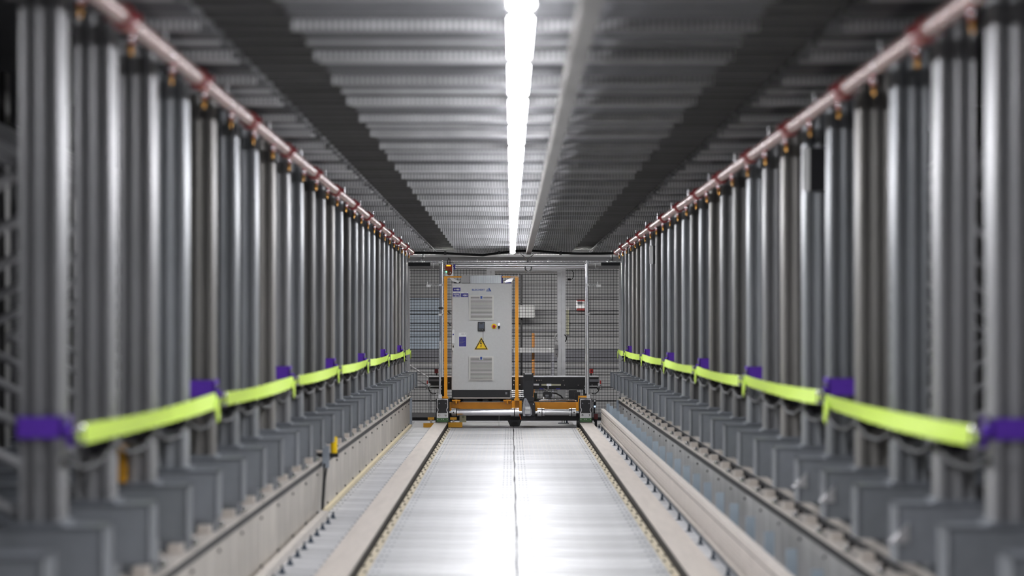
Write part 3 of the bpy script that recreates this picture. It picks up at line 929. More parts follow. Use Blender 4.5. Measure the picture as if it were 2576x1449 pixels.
# warning triangle
yt = YC - 0.002
def tri(ax, ay, bx_, cx_, by, d, Y, m, nm, par):
    return MB().prism_y([(X_(bx_, Y), Z_(by, Y)), (X_(cx_, Y), Z_(by, Y)), (X_(ax, Y), Z_(ay, Y))], Y, Y + d).build(nm, m, par)
ws = tri(1210.7, 848.2, 1193.2, 1228, 879.6, 0.002, yt, yellow, 'warning_sign', cab)
tri(1210.7, 849.6, 1194.4, 1226.8, 878.9, 0.001, yt - 0.001, ink, 'sign_border', ws)
tri(1210.7, 854.6, 1198.2, 1223.0, 876.6, 0.001, yt - 0.002, yellow, 'sign_field', ws)
yb_ = yt - 0.003
bolt_pts = [(1209.6, 857.5), (1211.9, 857.5), (1210.2, 862.6), (1212.6, 862.0), (1210.6, 869.2), (1211.8, 869.2), (1209.6, 874.2), (1208.6, 869.8), (1209.6, 869.8), (1210.4, 864.6), (1206.8, 866.0)]
MB().prism_y([(X_(a, yb_), Z_(b, yb_)) for a, b in reversed(bolt_pts)], yb_, yb_ + 0.001).build('lightning_bolt', ink, ws)
# hanging key cord from the display
mb = MB().path([P(1215.2, 833, YC - 0.006), P(1215.6, 850, YC - 0.006), P(1215.0, 858, YC - 0.008)], 0.0022, 6)
kc = mb.build('key_cord', dark_st, cab, True)
MB().dome(P(1215.2, 859.5, YC - 0.006), 0.012, 0.012, 'y', 10, 3).build('key', ink, kc, True)
# data sheet
mb = MB(); pbox(mb, 1154, 1173.2, 837, 873, YC - 0.001, 0.001); ds = mb.build('data_sheet', white_p, cab)
mb = MB(); pbox(mb, 1155, 1172.8, 847.2, 871.6, YC - 0.002, 0.001); mb.build('sheet_field', blue_p, ds)
mb = MB()
for i in range(7):
    pbox(mb, 1156.2, 1156.2 + (8, 12, 9, 14, 10, 7, 11)[i], 849.5 + 3*i, 850.2 + 3*i, YC - 0.003, 0.001)
mb.build('sheet_lines', grey_ink, ds)
mb = MB(); pbox(mb, 1160.5, 1168, 839.8, 841, YC - 0.002, 0.001); mb.build('sheet_heading', grey_ink, ds)
tri(1170.5, 838.6, 1169, 1172, 841, 0.001, YC - 0.002, grey_ink, 'sheet_emblem', ds)
# blue name plates
for (x0, x1, y0, y1, txt) in ((1139.3, 1158.3, 723.5, 733, ['++90']), (1139.3, 1158.0, 738, 747.5, ['+B35000.1', '==40.0.150']), (1159.6, 1178.2, 738, 747.5, ['+S01'])):
    mb = MB(); pbox(mb, x0, x1, y0 - 3, y1, YC - 0.0015, 0.0015); np_ = mb.build('name_plate', white_p, cab)
    mb = MB(); pbox(mb, x0, x1, y0, y1, YC - 0.0025, 0.001); mb.build('plate_field', blue_p, np_)
    mb = MB(); pbox(mb, x0 + 7, x1 - 4, y0 - 2, y0 - 1.2, YC - 0.0025, 0.001); mb.build('plate_heading', grey_ink, np_)
    if len(txt) == 1:
        text_mesh('lettering', txt[0], white_p, np_, x0 + (3 if len(txt[0]) == 4 and x0 < 1150 else 4.2), x1 - 2.8, y0 + 2.6, y1 - 2.4, YC - 0.003)
    else:
        text_mesh('lettering', txt[0], white_p, np_, x0 + 0.8, x1 - 0.8, y0 + 1.4, y0 + 4.4, YC - 0.003)
        text_mesh('lettering', txt[1], white_p, np_, x0 + 0.8, x1 - 0.8, y0 + 5.4, y0 + 8.4, YC - 0.003)
# maker's lettering and emblem
text_mesh('maker_lettering', 'BLEICHERT', logo_b, cab, 1187.3, 1219.6, 726.9, 731.2, YC - 0.001).data
lg = MB()
Yl = YC - 0.001
for i in range(4):
    pbox(lg, 1224.4 - 0.5*i + (1.2 if i == 0 else 0), 1232.0, 727.0 + 1.75*i, 728.0 + 1.75*i, Yl, 0.001)
lg.prism_y([(X_(1232.2, Yl), Z_(733.0, Yl)), (X_(1236.2, Yl), Z_(733.0, Yl)), (X_(1230.6, Yl), Z_(723.8, Yl)), (X_(1228.4, Yl), Z_(726.6, Yl)), (X_(1230.2, Yl), Z_(726.6, Yl))], Yl, Yl + 0.001)
lg.build('maker_emblem', logo_b, cab)
# cooling unit and lifting plates on top
mb = MB(); pcb(mb, 1160, 1182, 692.5, 712, YC + 0.08, 0.28, 0.004); cu_ = mb.build('cooling_unit', clad, cab)
mb = MB(); pcb(mb, 1183, 1261, 692.5, 712.6, YC + 0.06, 0.30, 0.004); mb.build('resistor_cover', slotted('perforated_sheet', (190, 194, 198), 0.012, 0.5, 0.4, 0.55, rnd=0.0), cu_)
mb = MB(); pbox(mb, 1261, 1265, 693, 712, YC + 0.07, 0.26); mb.build('end_panel', blue_p, cu_)
for (pts, nm) in (([(1131, 699), (1139, 699), (1156, 708), (1153, 712), (1138, 707)], 'l'), ([(1293, 698.5), (1286, 698), (1268, 708), (1270, 711), (1287, 709)], 'r')):
    Yq = YC + 0.05
    q = [(X_(a, Yq), Z_(b, Yq)) for a, b in pts]
    MB().prism_y(q, Yq, Yq + 0.25).build('lifting_plate', alu, cab)
for px in (1149, 1278):
    mb = MB(); pbox(mb, px - 7, px + 7, 709, 713.2, YC + 0.06, 0.2); mb.build('lifting_foot', dark_st if px < 1200 else blue_p, cab)
    MB().tube(P(px - 9 if px < 1200 else px + 5, 697, YC + 0.08), P(px - 9 if px < 1200 else px + 5, 713, YC + 0.08), 0.004, 6).build('screw', bright, cab)

# ------------------------------------------------------------------ orange guard frame
YO = 32.14
gf = thing('guard_frame', 'orange tubular guard frame around the control cabinet', 'guard frame', P(1211, 1008, YO))
for x0, x1, yb1 in ((1117.2, 1125.2, 1002.6), (1296.0, 1304.4, 1007.6)):
    mb = MB(); pcb(mb, x0, x1, 695, yb1, YO, 0.045, 0.006); po = mb.build('post', orange, gf)
    mb = MB(); pcb(mb, x0 - 2.5, x1 + 2.5, yb1 - 5, yb1, YO - 0.012, 0.07, 0.004); mb.build('foot', orange, po)
for x0, x1, Yq in ((1125.2, 1161, YO), (1263, 1296, YO)):
    mb = MB(); pbox(mb, x0, x1, 695.2, 698.2, Yq + 0.02, 0.02); mb.build('top_bar', orange, gf)
for x0, x1 in ((1117.2, 1125.2), (1296.0, 1304.4)):
    mb = MB().box(X_(x0, YO), X_(x1, YO), YO + 0.045, YO + 0.55, Z_(699, YO), Z_(695.2, YO)); mb.build('top_bar', orange, gf)
    mb = MB(); pcb(mb, x0, x1, 695, 999, YO + 0.55, 0.045, 0.006); mb.build('post', orange, gf)
mb = MB(); pbox(mb, 1284, 1304, 696, 697.6, YO - 0.004, 0.006); pbox(mb, 1303.4, 1304.6, 687, 697, YO - 0.004, 0.006); mb.build('corner_strip', white_p, gf)
for y0, y1 in ((782, 794), (811, 823)):
    MB().tube(P(1126, y0, YO + 0.3), P(1133.5, y1 - 3.5, YO + 0.3), 0.011, 8).build('cross_tie', bright, gf, True)

# signal unit on the guard post
su = thing('signal_unit', 'small grey scanner with red window and glowing green light on the guard post', 'signal unit', P(1130, 695, YO))
mb = MB(); pcb(mb, 1120.5, 1139.5, 664.5, 694.6, YO + 0.004, 0.07, 0.006); mb.build('housing', alu, su)
mb = MB(); pbox(mb, 1120.3, 1137.5, 666, 687, YO, 0.004); rw = mb.build('window', mat('red_window', (150, 62, 44), 0.0, 0.12, 0.2, 18.0), su)
mb = MB(); pbox(mb, 1123, 1134, 666.8, 669.8, YO - 0.002, 0.002); mb.build('lit_display', led_o, rw)
MB().dome(P(1130.5, 686.5, YO), 0.034, 0.012, 'y', 16, 4).build('lens', mat('lens_brown', (120, 76, 60), 0.0, 0.2, 0.1, 10.0), rw, True)
MB().dome(P(1122.6, 683.8, YO - 0.002), 0.010, 0.010, 'y', 12, 4).build('green_led', led_g, rw, True)
mb = MB(); pbox(mb, 1141.2, 1145.6, 664, 678, YO + 0.02, 0.02); pbox(mb, 1139, 1142, 668, 672, YO + 0.025, 0.01); mb.build('blue_tag', blue_p, su)
MB().path([P(1126.5, 665, YO + .05), P(1126.5, 656, YO + .05), P(1129, 648, YO + .05), P(1132, 653, YO + .05), P(1132, 665, YO + .05)], 0.006, 8).build('cable_loop', rubber, su, True)

# ------------------------------------------------------------------ portal of silver tubes
YPt = 32.05
pt = thing('sensor_portal', 'tall portal of bright silver tubes standing on the vehicle', 'portal', P(1292, 1004, YPt))
MB().tube(P(1106.6, 1000, YPt), P(1106.6, 858, YPt), 0.014, 12).build('pole', silver, pt, True)
MB().tube(P(1112.2, 948, YPt + 0.04), P(1112.2, 656, YPt + 0.04), 0.015, 12).build('pole', silver, pt, True)
MB().tube(P(1107.4, 858, YPt), P(1107.4, 656, YPt), 0.011, 12).build('pole', clad_d, pt, True)
MB().tube(P(1479.2, 1000, YPt), P(1476.8, 656, YPt), 0.018, 12).build('pole', silver, pt, True)
MB().tube(P(1473.8, 990, YPt + 0.05), P(1473.4, 664, YPt + 0.05), 0.010, 12).build('pole', silver, pt, True)
MB().tube(P(1104, 667.5, YPt + 0.23), P(1481, 667.5, YPt + 0.23), 0.019, 14).build('cross_tube', silver, pt, True)
MB().tube(P(1104, 673, YPt + 0.29), P(1480, 673, YPt + 0.29), 0.012, 12).build('cross_tube', silver, pt, True)
MB().tube(P(1104, 661, YPt + 0.25), P(1481, 661, YPt + 0.25), 0.009, 10).build('cross_tube', alu, pt, True)
for px, pys in ((1108.5, (660, 717, 775, 792)), (1477.5, (660, 717, 791))):
    for py in pys:
        mb = MB(); pcb(mb, px - 5.5, px + 6.5, py - 2.6, py + 2.6, YPt - 0.02, 0.32 if py == 660 else 0.09, 0.006)
        cl_ = mb.build('clamp', black if py in (775,) else alu, pt)
        MB().dome(P(px + 4, py, YPt - 0.02), 0.009, 0.008, 'y', 8, 3).build('clamp_bolt', bright, cl_, True)
for px in (1106.6, 1479.5):
    mb = MB(); pcb(mb, px - 3.5, px + 5, 992, 1002.4, YPt - 0.02, 0.06, 0.006); mb.build('socket', alu, pt)
for xa, xb, sx0, sx1 in ((1106, 1080, 1072.5, 1083.5), (1480, 1500, 1500.5, 1512)):
    ar = MB().tube(P(xa, 715.2, YPt - 0.02), P(xb, 715.2, YPt - 0.02), 0.006, 8).tube(P(xa, 717.6, YPt - 0.02), P(xb, 717.6, YPt - 0.02), 0.004, 8).build('sensor_arm', alu, pt, True)
    mb = MB(); pcb(mb, sx0, sx1, 716, 722, YPt - 0.04, 0.05, 0.004); pbox(mb, sx0 + 2, sx0 + 4, 709, 716, YPt - 0.03, 0.02); mb.build('sensor_head', white_p, ar)
for xa, xb in ((1083, 1104), (1482, 1508)):
    ar = MB().tube(P(xa, 661, YPt), P(xb, 661, YPt), 0.007, 8).build('sensor_arm', alu, pt, True)
    mb = MB(); px = 1089 if xa < 1200 else 1497
    pbox(mb, px, px + 1.6, 662, 675, YPt, 0.01)
    if xa > 1200: pbox(mb, px, px + 9, 673.5, 675, YPt, 0.01)
    mb.build('hook_bracket', white_p, ar)
rg = []
for i in range(13):
    a = math.pi * (0.9 + 1.2 * i / 12)
    rg.append((X_(1329, YPt) + 0.042 * math.cos(a), YPt + 0.02, Z_(673, YPt) + 0.055 * math.sin(a)))
MB().path(rg, 0.010, 8).build('ring_clamp', bright, pt, True)

# ------------------------------------------------------------------ vehicle chassis
YV = 32.05
ch = thing('vehicle_chassis', 'low orange and black rail vehicle chassis with silver drive shaft', 'vehicle', P(1292, 1063, YV))
# cross beams
Yx = 32.28
mb = MB(); pbox(mb, 1131, 1312, 1012, 1034, Yx, 0.10); bl_ = mb.build('cross_beam', orange_d, ch)
mb = MB(); pbox(mb, 1166, 1258, 1010.6, 1012, Yx - 0.006, 0.10); mb.build('beam_edge', pale_zn, bl_)
mb = MB(); pbox(mb, 1288, 1296, 1008, 1034, Yx - 0.03, 0.03); mb.build('gusset', orange, bl_)
mb = MB(); pbox(mb, 1306, 1312.5, 1008, 1034, Yx - 0.03, 0.03); mb.build('gusset', orange, bl_)
mb = MB(); pbox(mb, 1296, 1306, 1008, 1033, Yx - 0.06, 0.06); mb.build('post_socket', orange_d, bl_)
Yx2 = 32.26
mb = MB().prism_y([(X_(1359, Yx2), Z_(1030, Yx2)), (X_(1455, Yx2), Z_(1030, Yx2)), (X_(1455, Yx2), Z_(1012, Yx2)), (X_(1356, Yx2), Z_(1012, Yx2))], Yx2, Yx2 + 0.12)
br_ = mb.build('cross_beam', orange_d, ch)
mb = MB(); pbox(mb, 1345, 1359, 1012, 1034, Yx2 + 0.03, 0.1); mb.build('end_gusset', orange, br_)
mb = MB(); pbox(mb, 1449, 1456, 1012, 1034, Yx2 - 0.012, 0.1); mb.build('end_gusset', orange, br_)
mb = MB(); pts = [P(1356, 1012, Yx2), P(1357, 1008, Yx2), P(1361, 1006.4, Yx2), P(1445, 1006.4, Yx2), P(1449, 1008, Yx2), P(1450, 1012, Yx2)]
mb.path(pts, 0.006, 8).build('guard_wire', bright, br_, True)
for i in range(8):
    MB().dome(P(1365 + 11*i, 1006, Yx2), 0.007, 0.007, 'z', 8, 3).build('wire_nub', bright, br_, True)
for px in (1147.5, 1276.5):
    mb = MB(); pbox(mb, px - 10.5, px + 10.5, 1006, 1008.6, Yx - 0.09, 0.10); pbox(mb, px - 1.4, px + 1.4, 1008.6, 1015, Yx - 0.09, 0.09)
    tb = mb.build('t_bracket', orange, ch)
    mb = MB(); pbox(mb, px - 9.5, px + 9.5, 1008.6, 1026 if px < 1200 else 1032, Yx - 0.022, 0.022); mb.build('bracket_plate', orange_d, tb)
    MB().dome(P(px, 1006, Yx - 0.04), 0.028, 0.015, 'z', 14, 4).build('foot_dome', bright, tb, True)
    for q in (-4.6, 4.6):
        MB().dome(P(px + q, 1015.6, Yx - 0.022), 0.009, 0.008, 'y', 8, 3).build('bolt', bright, tb, True)
# drive shafts
Ys = 32.1
ZS = Z_(1037, Ys)
def cyl(x0, x1, r, m, nm, par):
    return MB().tube((X_(x0, Ys), Ys, ZS), (X_(x1, Ys), Ys, ZS), r, 24).build(nm, m, par, True)
ds1 = cyl(1154, 1289, 0.046, bright, 'drive_shaft', ch)
ds2 = cyl(1370, 1434, 0.043, alu, 'drive_shaft', ch)
for par, segs in ((ds1, ((1136, 1147, 0.053, alu), (1147, 1149.5, 0.05, black), (1149.5, 1154, 0.051, bright), (1126, 1136, 0.022, bright), (1285, 1293, 0.056, bright), (1293, 1295.2, 0.052, black), (1295.2, 1306, 0.056, alu), (1306, 1313, 0.02, alu))),
                  (ds2, ((1352, 1362.5, 0.054, alu), (1362.5, 1364.4, 0.05, black), (1364.4, 1370, 0.05, bright), (1347, 1352, 0.02, bright), (1431, 1437, 0.05, bright), (1437, 1439, 0.046, black), (1439, 1449, 0.052, alu), (1449, 1460, 0.022, bright)))):
    for x0, x1, r, m in segs:
        cyl(x0, x1, r, m, 'coupling' if r > 0.03 else 'journal', par)
for px, par in ((1141, ds1), (1300.6, ds1), (1357, ds2), (1444, ds2)):
    MB().dome((X_(px, Ys), Ys - 0.052, ZS), 0.010, 0.004, 'y', 8, 2).build('set_screw', ink, par)
# black longitudinal and lower parts
Yu = 32.45
mb = MB(); pbox(mb, 1126, 1456, 1042, 1058.5, Yu, 0.12); mb.build('lower_beam', black, ch)
mb = MB(); pbox(mb, 1120, 1470, 1003, 1010, 32.42, 0.5); mb.build('platform', dark_st, ch)
for x0, x1 in ((1131, 1160), (1428, 1456)):
    mb = MB(); pbox(mb, x0, x1, 1010, 1044, 32.4, 0.9); mb.build('side_member', black, ch)
mb = MB(); pbox(mb, 1165, 1200, 1004, 1011, Yx + 0.02, 0.1); mb.build('cable_block', black, ch)
mb = MB(); pbox(mb, 1214, 1228, 1004, 1011, Yx + 0.02, 0.1); mb.build('cable_block', black, ch)
mb = MB(); pbox(mb, 1238, 1258, 1005, 1010, Yx, 0.1); mb.build('cable_block', black, ch)
for y0 in (981.5, 985.5, 990.5, 996):
    MB().tube(P(1287, y0 + 1.6, 32.5), P(1318, y0 + 1.6, 32.5), 0.009, 10).build('bright_rod', bright, ch, True)
# wheel units
for cx in (1113, 1473.5):
    w = 14.6
    mb = MB(); pbox(mb, cx - w - 2.5, cx + w + 2.5, 1003, 1062.5, YV + 0.02, 0.55); wu = mb.build('wheel_housing', black, ch)
    outl = [(-13.8, 1003.8), (13.8, 1003.8), (14.2, 1026), (11.8, 1029), (11.8, 1033), (14.2, 1038), (14.2, 1060), (-14.2, 1060), (-14.2, 1038), (-11.8, 1033), (-11.8, 1029), (-14.2, 1026)]
    q = [(X_(cx + a, YV), Z_(b, YV)) for a, b in outl]
    MB().prism_y(q[::-1], YV, YV + 0.02).build('rim_plate', bright, wu)
    outl2 = [(-12.4, 1006.2), (0, 1004.8), (12.4, 1006.2), (12.6, 1025), (10.2, 1028.4), (10.2, 1033.6), (12.4, 1039), (-12.4, 1039), (-10.2, 1033.6), (-10.2, 1028.4), (-12.6, 1025)]
    q = [(X_(cx + a, YV), Z_(b, YV)) for a, b in outl2]
    MB().prism_y(q[::-1], YV - 0.014, YV).build('cover_plate', black, wu)
    mb = MB(); pbox(mb, cx - 12, cx + 12, 1040, 1051.5, YV - 0.012, 0.012); lp = mb.build('lower_plate', alu, wu)
    for q_ in (-8, 8):
        MB().dome(P(cx + q_, 1015, YV - 0.014), 0.010, 0.006, 'y', 10, 3).build('bolt', grey_ink, wu, True)
        MB().dome(P(cx + q_, 1044.5, YV - 0.012), 0.015, 0.010, 'y', 12, 3).build('bolt', bright, lp, True)
    mb = MB(); pbox(mb, cx - 14.8, cx + 14.8, 1051.5, 1061.2, YV - 0.016, 0.03); sp = mb.build('scraper', green_p, wu)
    for q_ in (-12, -2, 2, 12):
        MB().dome(P(cx + q_, 1055, YV - 0.016), 0.005, 0.004, 'y', 8, 2).build('screw', white_p, sp, True)
    # tread roller touching the rail
    zr = 0.06 + 0.075
    MB().tube((X_(cx - 9, 32.3), 32.3, zr), (X_(cx + 9, 32.3), 32.3, zr), 0.075, 20).build('wheel', bright, wu, True)
mb = MB(); pbox(mb, 1455, 1476, 996, 1000, 32.12, 0.1); pbox(mb, 1454.5, 1457.5, 998, 1012, 32.12, 0.1); mb.build('cable_arch', orange, ch)
mb = MB(); pbox(mb, 1107, 1115.5, 997, 1002, 32.2, 0.1); mb.build('cable_arch', orange, ch)
# small electrical parts on the platform
mb = MB(); pcb(mb, 1366, 1389, 985, 1000, 32.5, 0.15, 0.02); jb = mb.build('valve_box', black, ch)
MB().dome(P(1377, 1007, 32.5), 0.075, 0.05, 'z', 18, 4).build('valve_dome', bright, jb, True)
mb = MB(); pbox(mb, 1372, 1380, 993, 997, 32.496, 0.005); mb.build('valve_mark', grey_ink, jb)
MB().path([P(1388, 988, 32.5), P(1400, 990, 32.5), P(1411, 996, 32.5), P(1417, 1004, 32.5)], 0.010, 8).build('hose', rubber, jb, True)
MB().path([P(1377, 985, 32.5), P(1374, 982, 32.6), P(1364, 975, 32.8)], 0.005, 6).build('hose', rubber, jb, True)
mb = MB(); pcb(mb, 1431, 1452, 981, 1003, 32.55, 0.2, 0.01); pcb(mb, 1445, 1460, 986, 1003, 32.5, 0.1, 0.01); mb.build('control_block', black, ch)
mb = MB(); pbox(mb, 1344, 1351, 989, 1004, 32.4, 0.05); mb.build('terminal', black, ch)
MB().path([P(1343, 985, 32.38), P(1347, 996, 32.38), P(1350, 1004, 32.38)], 0.004, 6).build('earth_wire', green_p, ch, True)
MB().path([P(1307, 1042, 32.3), P(1309, 1050, 32.28), P(1311, 1055, 32.27)], 0.005, 6).build('orange_wire', mat('wire_orange', (226, 96, 20), 0.0, 0.5, 0.05, 10.0), ch, True)
# scanner bracket below the beam
Yn = 32.3
mb = MB().prism_y([(X_(1284, Yn), Z_(1074, Yn)), (X_(1306, Yn), Z_(1074, Yn)), (X_(1313, Yn), Z_(1056, Yn)), (X_(1276, Yn), Z_(1056, Yn))], Yn + 0.02, Yn + 0.06)
sb_ = mb.build('scanner_bracket', black, ch)
mb = MB(); pcb(mb, 1287, 1303, 1062, 1075, Yn, 0.06, 0.01); mb.build('scanner', rubber, sb_)
mb = MB(); pbox(mb, 1285, 1306, 1075, 1077.4, Yn - 0.01, 0.09); mb.build('scanner_base', white_p, sb_)
mb = MB().path([P(1255.5, 1042, 32.2), P(1255.0, 1073, 32.2), P(1283, 1074, 32.2)], 0.003, 6); mb.build('wire_frame', alu, sb_, True)

# motor with gearbox and its plastic bag
mo = thing('drive_motor', 'black upright drive motor with gearbox between the shafts', 'motor', P(1329, 1055, 32.05))
mb = MB(); pcb(mb, 1317, 1341.5, 938.5, 999, 32.04, 0.16, 0.018); mc = mb.build('motor_body', black, mo)
mb = MB(); pcb(mb, 1320, 1338, 939.5, 941.5, 32.035, 0.005, 0.003); mb.build('motor_rim', bright, mc)
mb = MB(); pbox(mb, 1319, 1340, 944, 957, 32.034, 0.008); mb.build('motor_cover', rubber, mc)
for px in (1317.5, 1341):
    mb = MB(); pbox(mb, px - 1, px + 1, 938, 996, 32.03, 0.02); mb.build('motor_fin', dark_st, mc)
mb = MB(); pcb(mb, 1315, 1344, 999, 1012, 32.03, 0.2, 0.015); pcb(mb, 1313.5, 1346, 1011, 1046, 32.03, 0.25, 0.02); gb = mb.build('gearbox', black, mo)
mb = MB(); pbox(mb, 1313.5, 1346, 1046, 1057, 32.06, 0.25); mb.build('gearbox_foot', dark_st, mo)
for px in (1318, 1342):
    MB().dome(P(px, 1017, 32.03), 0.010, 0.006, 'y', 8, 3).build('bolt', bright, gb, True)
bag = thing('plastic_bag', 'crumpled clear plastic bag with white labels hung on the gearbox', 'bag', P(1327, 1047, 31.99))
rnd = random.Random(5)
vs = []; fs = []
nx, ny = 8, 9
for j in range(ny + 1):
    t = j / ny
    wl = 1318.5 - 4.5 * min(1, t * 1.8) + (1 if t > 0.8 else 0)
    wr = 1324 + 14 * min(1, t * 1.6) - (3 if t > 0.9 else 0)
    for i in range(nx + 1):
        u = i / nx
        edge = math.sin(math.pi * u)
        yy = 32.0 - 0.05 * edge * math.sin(math.pi * min(1, 0.15 + t * 0.9)) + rnd.uniform(-0.012, 0.012) * edge
        vs.append(P(wl + (wr - wl) * u + rnd.uniform(-0.5, 0.5), 1002 + 44.5 * t + rnd.uniform(-0.6, 0.6), yy))
for j in range(ny):
    for i in range(nx):
        a = j * (nx + 1) + i
        fs.append((a, a + 1, a + nx + 2, a + nx + 1))
m0 = len(vs)
vs2 = [(x, 32.018, z) for x, yv, z in vs]
ring_i = [i for i in range(nx + 1)] + [j * (nx + 1) + nx for j in range(1, ny + 1)] + [ny * (nx + 1) + i for i in range(nx - 1, -1, -1)] + [j * (nx + 1) for j in range(ny - 1, 0, -1)]
fsb = [tuple(q + m0 for q in reversed(f)) for f in fs]
fsr = []
for i in range(len(ring_i)):
    a, b = ring_i[i], ring_i[(i + 1) % len(ring_i)]
    fsr.append((a, b, b + m0, a + m0))
MB().add(vs + vs2, fs + fsb + fsr).build('film', film, bag)
mb = MB(); pbox(mb, 1321.5, 1334, 1023, 1030.5, 31.945, 0.002); mb.build('label', white_p, bag)
mb = MB(); pbox(mb, 1320.5, 1334.5, 1032, 1041, 31.94, 0.002); mb.build('label', cab_grey, bag)
tg = thing('paper_tag', 'pale greenish tag hanging below the drive shaft beside the left wheel', 'tag', P(1164, 1063, 32.2))
mb = MB(); pbox(mb, 1156, 1173, 1043, 1062.5, 32.2, 0.004); t0 = mb.build('card', tag_m, tg)
mb = MB(); pbox(mb, 1158, 1169, 1056, 1057, 32.198, 0.002); pbox(mb, 1162, 1168, 1046, 1052, 32.198, 0.002); mb.build('print', mat('tag_print', (160, 166, 130), 0, 0.7, 0.05, 10.0), tg)
mb = MB(); pbox(mb, 1163, 1165, 1036, 1043.5, 32.201, 0.25); mb.build('string', tag_m, tg)

# ------------------------------------------------------------------ black conveyor beam behind
YR = 32.95
cb = thing('conveyor_beam', 'long black crossbeam with silver bolts behind the control cabinet', 'beam', P(1292, 982, YR))
mb = MB(); pbox(mb, 1079, 1506, 948, 980, YR, 0.12); bb = mb.build('beam', black, cb)
mb = MB(); pbox(mb, 1079, 1506, 945, 948.4, YR - 0.012, 0.14); mb.build('top_edge', bright, bb)
mb = MB(); pbox(mb, 1345, 1475, 948.4, 952, YR - 0.008, 0.01); mb.build('upper_lip', dark_st, bb)
mb = MB(); pbox(mb, 1079, 1108, 954, 959, YR - 0.02, 0.03); mb.build('end_bar', grey_ink, bb)
mb = MB(); pbox(mb, 1483, 1506, 954, 960.5, YR - 0.02, 0.03); mb.build('end_bar', grey_ink, bb)
for px, py in ((1293, 957), (1350.5, 957), (1356.5, 957), (1362, 957), (1417.5, 957), (1473.5, 957), (1292.5, 968), (1308, 968), (1420.5, 969), (1455, 969), (1490, 969), (1111, 956), (1118, 968), (1129, 963)):
    mb = MB().dome(P(px, py, YR - 0.008), 0.013, 0.012, 'y', 10, 3); mb.build('bolt', bright, bb, True)
mb = MB(); pbox(mb, 1362, 1411, 966, 970.5, YR - 0.014, 0.014); sc_ = mb.build('scale_strip', tag_m, bb)
mb = MB(); pbox(mb, 1375, 1387, 965.5, 971, YR - 0.02, 0.02); pbox(mb, 1378, 1379.4, 971, 979, YR - 0.02, 0.012); mb.build('pointer', bright, sc_)
mb = MB(); pbox(mb, 1342, 1356, 965.5, 970, YR - 0.014, 0.014); mb.build('name_strip', alu, bb)
for px in (1357, 1398):
    mb = MB(); pbox(mb, px, px + 11, 976.5, 979.5, YR - 0.004, 0.004); mb.build('blue_tag', blue_p, bb)
for x0, x1 in ((1078, 1112), (1470, 1502)):
    mb = MB(); pbox(mb, x0, x1, 970.5, 972.5, YR - 0.06, 0.02); mb.build('slide_rod', alu, cb)
    mb = MB(); pbox(mb, x0, x1, 977.5, 980, YR - 0.06, 0.02); mb.build('slide_rod', alu, cb)
for cx, sx in ((1075, 1), (1510.5, -1)):
    mb = MB(); pcb(mb, cx - 2.4, cx + 2.4, 956, 968, YR - 0.08, 0.03, 0.004); hk = mb.build('reflector_holder', alu, cb)
    mb = MB(); pbox(mb, cx - 1.6, cx + 1.6, 957, 966, YR - 0.084, 0.004); mb.build('red_reflector', red_p, hk)
    for a, b, r in ((2 + 4*sx, 968, 0.02), (0, 974, 0.018), (6*sx, 973, 0.014), (-2*sx, 979, 0.012)):
        MB().dome(P(cx + a, b, YR - 0.05), r, 0.02, 'y', 8, 3).build('joint', alu, hk, True)
    MB().path([P(cx + 2*sx, 975, YR - .06), P(cx + 6*sx, 985, YR - .06), P(cx + 13*sx, 991, YR - .06), P(cx + 22*sx, 990, YR - .06)], 0.007, 6).build('cable', rubber, hk, True)
    mb = MB(); pbox(mb, cx + 2.4*sx, cx + 6*sx, 964, 972, YR - 0.07, 0.10); mb.build('clamp', alu, cb)
for cx in (1098, 1487.5):
    mb = MB(); pcb(mb, cx - 4.5, cx + 4.5, 928, 939, YR, 0.04, 0.004); rr = mb.build('red_box', dred_p if cx < 1200 else red_p, cb)
    mb = MB(); pbox(mb, cx - 2, cx + 2, 939, 945.2, YR + 0.005, 0.03); mb.build('bracket', black, rr)
    mb = MB(); pbox(mb, cx - 1, cx + 2.2, 930, 936, YR - 0.002, 0.002); mb.build('lens', dred_p, rr)
# legs that carry the beam on the rear wheel housings
for cx in (1113, 1473.5):
    mb = MB(); mb.box(X_(cx - 6, YR), X_(cx + 6, YR), YR + 0.02, YR + 0.12, 0.0605, Z_(980, YR)); mb.build('leg', black, cb)
# right hand limit switch column by the fence
o = thing('limit_switch', 'slim grey limit switch with small blue light right of the right wheel', 'switch', P(1496, 1060, 32.6))
mb = MB(); pcb(mb, 1493.5, 1499, 1004, 1020, 32.6, 0.04, 0.004); mb.build('body', dark_st, o)
mb = MB(); pbox(mb, 1494.5, 1498, 1005, 1011, 32.596, 0.005); mb.build('face', white_p, o)
MB().dome(P(1496.5, 1022.5, 32.6), 0.012, 0.01, 'y', 10, 3).build('lamp', mat('led_blue', (150, 180, 255), 0, 0.4, emit=((150, 180, 255), 3.0)), o, True)
mb = MB(); pbox(mb, 1493.5, 1497, 1020, 1061, 32.62, 0.03); mb.build('stand', dark_st, o)
o = thing('red_end_stop', 'dark red block at the end of the conductor rail', 'end stop', P(1497, 1054, 32.3))
mb = MB(); pcb(mb, 1494, 1504, 1041, 1055, 32.3, 0.08, 0.006); mb.build('block', dred_p, o)
mb = MB(); pbox(mb, 1496, 1502, 1055, 1075, 32.32, 0.04); mb.build('stand', dark_st, o)

